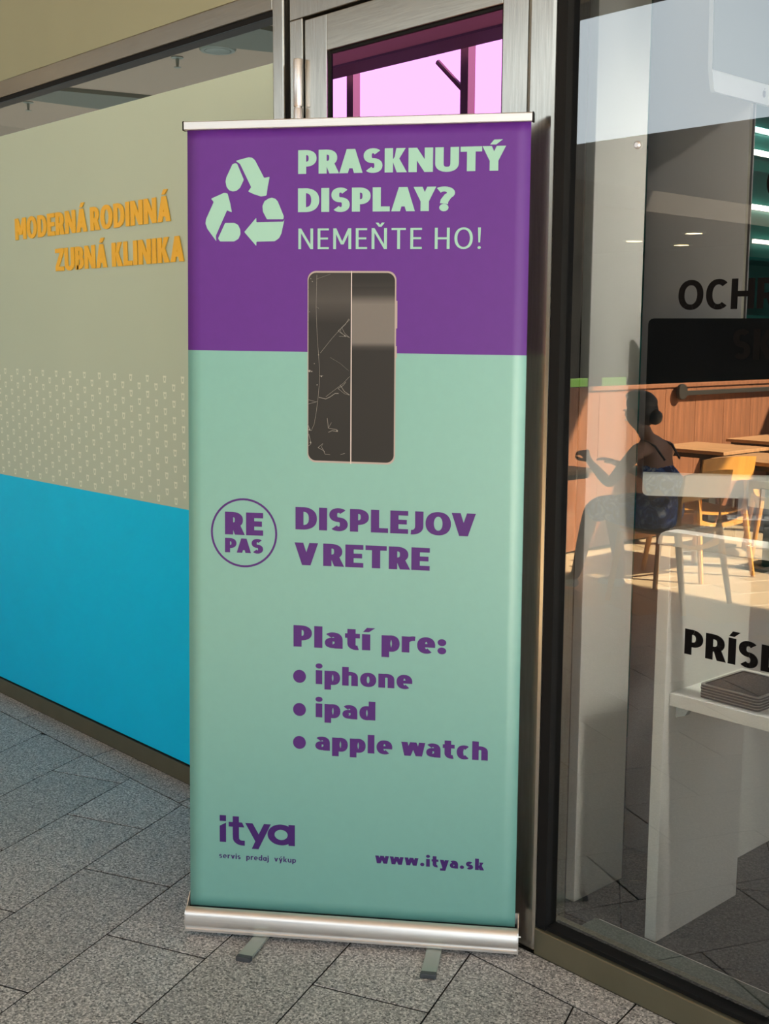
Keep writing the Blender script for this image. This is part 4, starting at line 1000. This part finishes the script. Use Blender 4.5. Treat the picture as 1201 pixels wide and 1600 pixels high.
# ------------------------------------------------------------------ people (joints in mirrored coordinates)
def skin(name, joints, edges, root, m_, parent=None, sub=2, org=(0, 0, 0)):
    me = bpy.data.meshes.new(name); ks = list(joints); ix = {k: i for i, k in enumerate(ks)}
    me.from_pydata([tuple(Vector(V(*joints[k][:3])) - Vector(org)) for k in ks], [(ix[a], ix[b_]) for a, b_ in edges], [])
    o = bpy.data.objects.new(name, me); COL.objects.link(o)
    md = o.modifiers.new('skin', 'SKIN'); md.branch_smoothing = .6
    for k in ks:
        sv = me.skin_vertices[0].data[ix[k]]; rr = joints[k][3]; sv.radius = rr if isinstance(rr, tuple) else (rr, rr); sv.use_root = (k == root)
    s2 = o.modifiers.new('sub', 'SUBSURF'); s2.levels = sub; s2.render_levels = sub
    dg = bpy.context.evaluated_depsgraph_get(); dg.update()
    nm = bpy.data.meshes.new_from_object(o.evaluated_get(dg)); o.modifiers.clear(); o.data = nm; nm.name = name
    nm.materials.clear(); nm.materials.append(m_); nm.polygons.foreach_set('use_smooth', [True] * len(nm.polygons))
    if parent is not None: o.parent = parent
    return o
def chain(J, E, root, names_pts):
    prev = root
    for nme, p in names_pts: J[nme] = p; E.append((prev, nme)); prev = nme
def hand(J, E, wrist, tag_, w_, d_, up, curl=.4, sc=1.0):
    """palm and five fingers from wrist w_ along d_; up = back of the hand"""
    d_ = Vector(d_).normalized(); up = Vector(up); up = (up - d_ * up.dot(d_)).normalized(); sd_ = d_.cross(up)
    w_ = Vector(w_); palm = w_ + d_ * .05 * sc
    J[tag_ + 'palm'] = (*palm, (.030 * sc, .016 * sc)); E.append((wrist, tag_ + 'palm'))
    for k, (off, ln) in enumerate(((-.030, .070), (-.010, .080), (.010, .075), (.029, .058))):
        b0 = palm + d_ * .035 * sc + sd_ * off * sc
        p1 = b0 + (d_ * (1 - curl * .3) - up * curl * .5) * ln * .45 * sc; p2 = p1 + (d_ * (1 - curl) - up * curl) * ln * .55 * sc
        chain(J, E, tag_ + 'palm', [(f'{tag_}f{k}a', (*b0, .0095 * sc)), (f'{tag_}f{k}b', (*p1, .0085 * sc)), (f'{tag_}f{k}c', (*p2, .007 * sc))])
    t0_ = w_ + d_ * .03 * sc - sd_ * .028 * sc; t1 = t0_ - sd_ * .025 * sc + d_ * .03 * sc - up * .012; t2 = t1 + d_ * .028 * sc - up * .010
    chain(J, E, tag_ + 'palm', [(tag_ + 't0', (*t0_, .012 * sc)), (tag_ + 't1', (*t1, .010 * sc)), (tag_ + 't2', (*t2, .008 * sc))])

def head_feature(name, m_, parent, org, f): b = MB(); f(b); return b.build(name, m_, parent, smooth=True)

def person(x0, Y0_, face, label, cloth, legs_m, hairm, pose, female=True):
    """seated figure; face = -1 looks to -x, +1 to +x; (x0, Y0_) hip centre"""
    f = face
    def P_(dx, dY, z): return (x0 + f * dx, Y0_ + dY, z)
    org = V(x0, Y0_, 0)
    J, E = {}, []
    J['pelvis'] = (*P_(0, 0, .535), (.15, .115)); 
    lean = pose['lean']
    chain(J, E, 'pelvis', [('belly', (*P_(.03 + lean * .2, 0, .65), (.130, .095))), ('chest', (*P_(.04 + lean * .55, 0, .80), (.145, .100))), ('upper', (*P_(.03 + lean * .85, 0, .91), (.12, .075))), ('neck0', (*P_(.05 + lean, 0, .965), .052)), ('neck1', (*P_(.075 + lean * 1.1, 0, 1.02), .049)),
                           ('skull0', (*P_(.095 + lean * 1.2, 0, 1.075), (.066, .066))), ('skull1', (*P_(.092 + lean * 1.2, 0, 1.135), (.078, .086))), ('skull2', (*P_(.085 + lean * 1.2, 0, 1.185), (.062, .070)))])
    J['jaw'] = (*P_(.145 + lean * 1.2, 0, 1.045), (.034, .030)); E.append(('skull0', 'jaw'))
    J['nose'] = (*P_(.188 + lean * 1.2, 0, 1.092), (.010, .010)); E.append(('skull0', 'nose'))
    for sgn, nm in ((-1, 'N'), (1, 'F')):
        sh = P_(.02 + lean * .85, sgn * .165, .895)
        chain(J, E, 'upper', [('sh' + nm, (*sh, .048))])
        el, wr = pose['arm' + nm]
        el = P_(*el); wr = P_(*wr)
        mid = tuple((a + c) / 2 for a, c in zip(sh, el)); fm = tuple(a * .6 + c * .4 for a, c in zip(el, wr))
        chain(J, E, 'sh' + nm, [('ua' + nm, (*mid, .041)), ('el' + nm, (*el, .034)), ('fa' + nm, (*fm, .033)), ('wr' + nm, (*wr, (.022, .019)))])
        dvec = Vector(wr) - Vector(el); hand(J, E, 'wr' + nm, 'h' + nm, wr, dvec + Vector(pose.get('hb' + nm, (0, 0, 0))), (f * -.2, sgn * .3, 1), curl=pose['curl' + nm])
        kn, an_ = pose['leg' + nm]; kn = P_(*kn); an_ = P_(*an_)
        hp = P_(.03, sgn * .095, .52); tm = tuple((a + c) / 2 for a, c in zip(hp, kn)); cf = tuple(a * .68 + c * .32 for a, c in zip(kn, an_))
        chain(J, E, 'pelvis', [('hip' + nm, (*hp, .090)), ('th' + nm, (*tm, .076)), ('kn' + nm, (*kn, .055)), ('cf' + nm, (*cf, .052)), ('an' + nm, (*an_, .032)),
                               ('ft' + nm, (an_[0] + f * .10, an_[1], .042, (.036, .026))), ('to' + nm, (an_[0] + f * .17, an_[1], .034, (.032, .018)))])
    root = tag(empty('person', org), label, 'person')
    body = skin('body', J, E, 'pelvis', M['skin'], root, org=org)
    # clothes: shells a little larger than the body
    Jc = {k: J[k] for k in ('pelvis', 'belly', 'chest')}; Ec = [('pelvis', 'belly'), ('belly', 'chest')]
    grow = lambda t, g: (*t[:3], (t[3][0] + g, t[3][1] + g) if isinstance(t[3], tuple) else t[3] + g)
    Jc['upper'] = grow(J['upper'], 0.0)
    if female: Jc['behind'] = (*P_(-.075, 0, .525), (.125, .105)); Jc['waist'] = (*P_(-.03, 0, .66), (.115, .10)); Ec += [('pelvis', 'behind'), ('belly', 'waist')]
    z_ = list(J['chest']); Jc['bust'] = (z_[0] + f * .055, z_[1], z_[2] + .03, (.115, .060)); Ec += [('chest', 'bust')]
    if not female: Ec += [('chest', 'upper')]
    else: del Jc['upper']
    Jc = {k: grow(v_, .030 if k in ('pelvis', 'belly') or not female else .016) for k, v_ in Jc.items()}
    for nm in 'NF':
        for a in ('hip', 'th'): Jc[a + nm] = grow(J[a + nm], .022)
        kx = J['kn' + nm]; tx = J['th' + nm]; hem = tuple(kx[i] * .93 + tx[i] * .07 for i in range(3)); Jc['hem' + nm] = (*hem, .086 if female else .070)
        Ec += [('pelvis', 'hip' + nm), ('hip' + nm, 'th' + nm), ('th' + nm, 'hem' + nm)]
        if female:
            Jc['drop' + nm] = (hem[0] - f * .05, hem[1], hem[2] - .10, (.085, .075)); Ec.append(('hem' + nm, 'drop' + nm))
    if not female:
        for nm in 'NF':
            Jc['sh' + nm] = grow(J['sh' + nm], .014); Jc['ua' + nm] = grow(J['ua' + nm], .016); Ec += [('upper', 'sh' + nm), ('sh' + nm, 'ua' + nm)]
    o = skin('dress' if female else 'shirt_and_shorts', Jc, Ec, 'pelvis', cloth, root, org=org)
    if female:      # shoulder straps
        for sgn in (-1, 1):
            b = MB(); q = [P_(.02 + lean * .62 - .10, sgn * .075, .845), P_(.0 + lean * .85 - .045, sgn * .085, .925), P_(.05 + lean * .85, sgn * .085, .955), P_(.12 + lean * .7, sgn * .07, .88)]
            b.tube([Vector(V(*p)) - Vector(org) for p in q], .007, n=6); b.build('strap', M['tabledark'], root, smooth=True)
    for nm in 'NF':
        a = J['an' + nm]; Js = {'h': (a[0] - f * .02, a[1], .046, (.040, .036)), 'm': (a[0] + f * .07, a[1], .040, (.043, .032)), 't': (a[0] + f * .17, a[1], .034, (.040, .024))}
        skin('shoe', Js, [('h', 'm'), ('m', 't')], 'h', M['whiteshoe'], root, sub=1, org=org)
    # face: eyes, mouth, ears; hair
    hx, hz = .085 + lean * 1.2, 1.0
    b = MB()
    for sgn in (-1, 1): c_ = Vector(V(*P_(hx + .078, sgn * .031, 1.118))) - Vector(org); b.sphere(c_, .011, .012, .008, 10, 6)
    b.build('eyes', M['ceramic'], root, smooth=True)
    b = MB()
    for sgn in (-1, 1): c_ = Vector(V(*P_(hx + .0865, sgn * .031, 1.118))) - Vector(org); b.sphere(c_, .0045, .006, .006, 8, 6)
    b.build('pupils', M['rubber'], root, smooth=True)
    b = MB(); c_ = Vector(V(*P_(hx + .086, 0, 1.058))) - Vector(org); b.sphere(c_, .010, .023, .007, 12, 6); b.build('lips', mat('lips', (.30, .09, .08), rough=.5), root, smooth=True)
    b = MB()
    for sgn in (-1, 1): c_ = Vector(V(*P_(hx - .005, sgn * .080, 1.105))) - Vector(org); b.sphere(c_, .018, .009, .028, 10, 7)
    b.build('ears', M['skin'], root, smooth=True)
    b = MB(); c_ = Vector(V(*P_(hx - .018, 0, 1.160))) - Vector(org); b.sphere(c_, .096, .088, .078, 20, 12, noise=.05)
    c_ = Vector(V(*P_(hx - .055, 0, 1.115))) - Vector(org); b.sphere(c_, .062, .080, .085, 18, 10, noise=.06)
    if female: c_ = Vector(V(*P_(hx - .115, 0, 1.085))) - Vector(org); b.sphere(c_, .042, .045, .045, 14, 9, noise=.10); c_ = Vector(V(*P_(hx + .03, 0, 1.205))) - Vector(org); b.sphere(c_, .055, .068, .032, 14, 8, noise=.05)
    b.build('hair', hairm, root, smooth=True)
    return root
person(-3.90, 3.72, -1, 'seated person in a blue and white floral dress, one hand raised over the cafe table', M['floral'], None, M['hair'],
       dict(lean=.135, armN=((.30, -.20, .690), (.470, -.16, .800)), armF=((.28, .20, .700), (.45, .10, .775)), curlN=.9, curlF=.5, hbN=(0, 0, .05),
            legN=((.49, -.10, .535), (.585, -.13, .085)), legF=((.50, .10, .525), (.40, .09, .085))))
person(-5.42, 3.22, 1, 'second seated person in dark shirt and shorts, at the left of the cafe table', M['darkcloth'], None, M['hair'],
       dict(lean=.10, armN=((.26, -.22, .68), (.45, -.10, .80)), armF=((.26, .20, .70), (.42, .06, .80)), curlN=.7, curlF=.7,
            legN=((.46, -.11, .535), (.50, -.12, .085)), legF=((.46, .11, .525), (.42, .12, .085))), female=False)
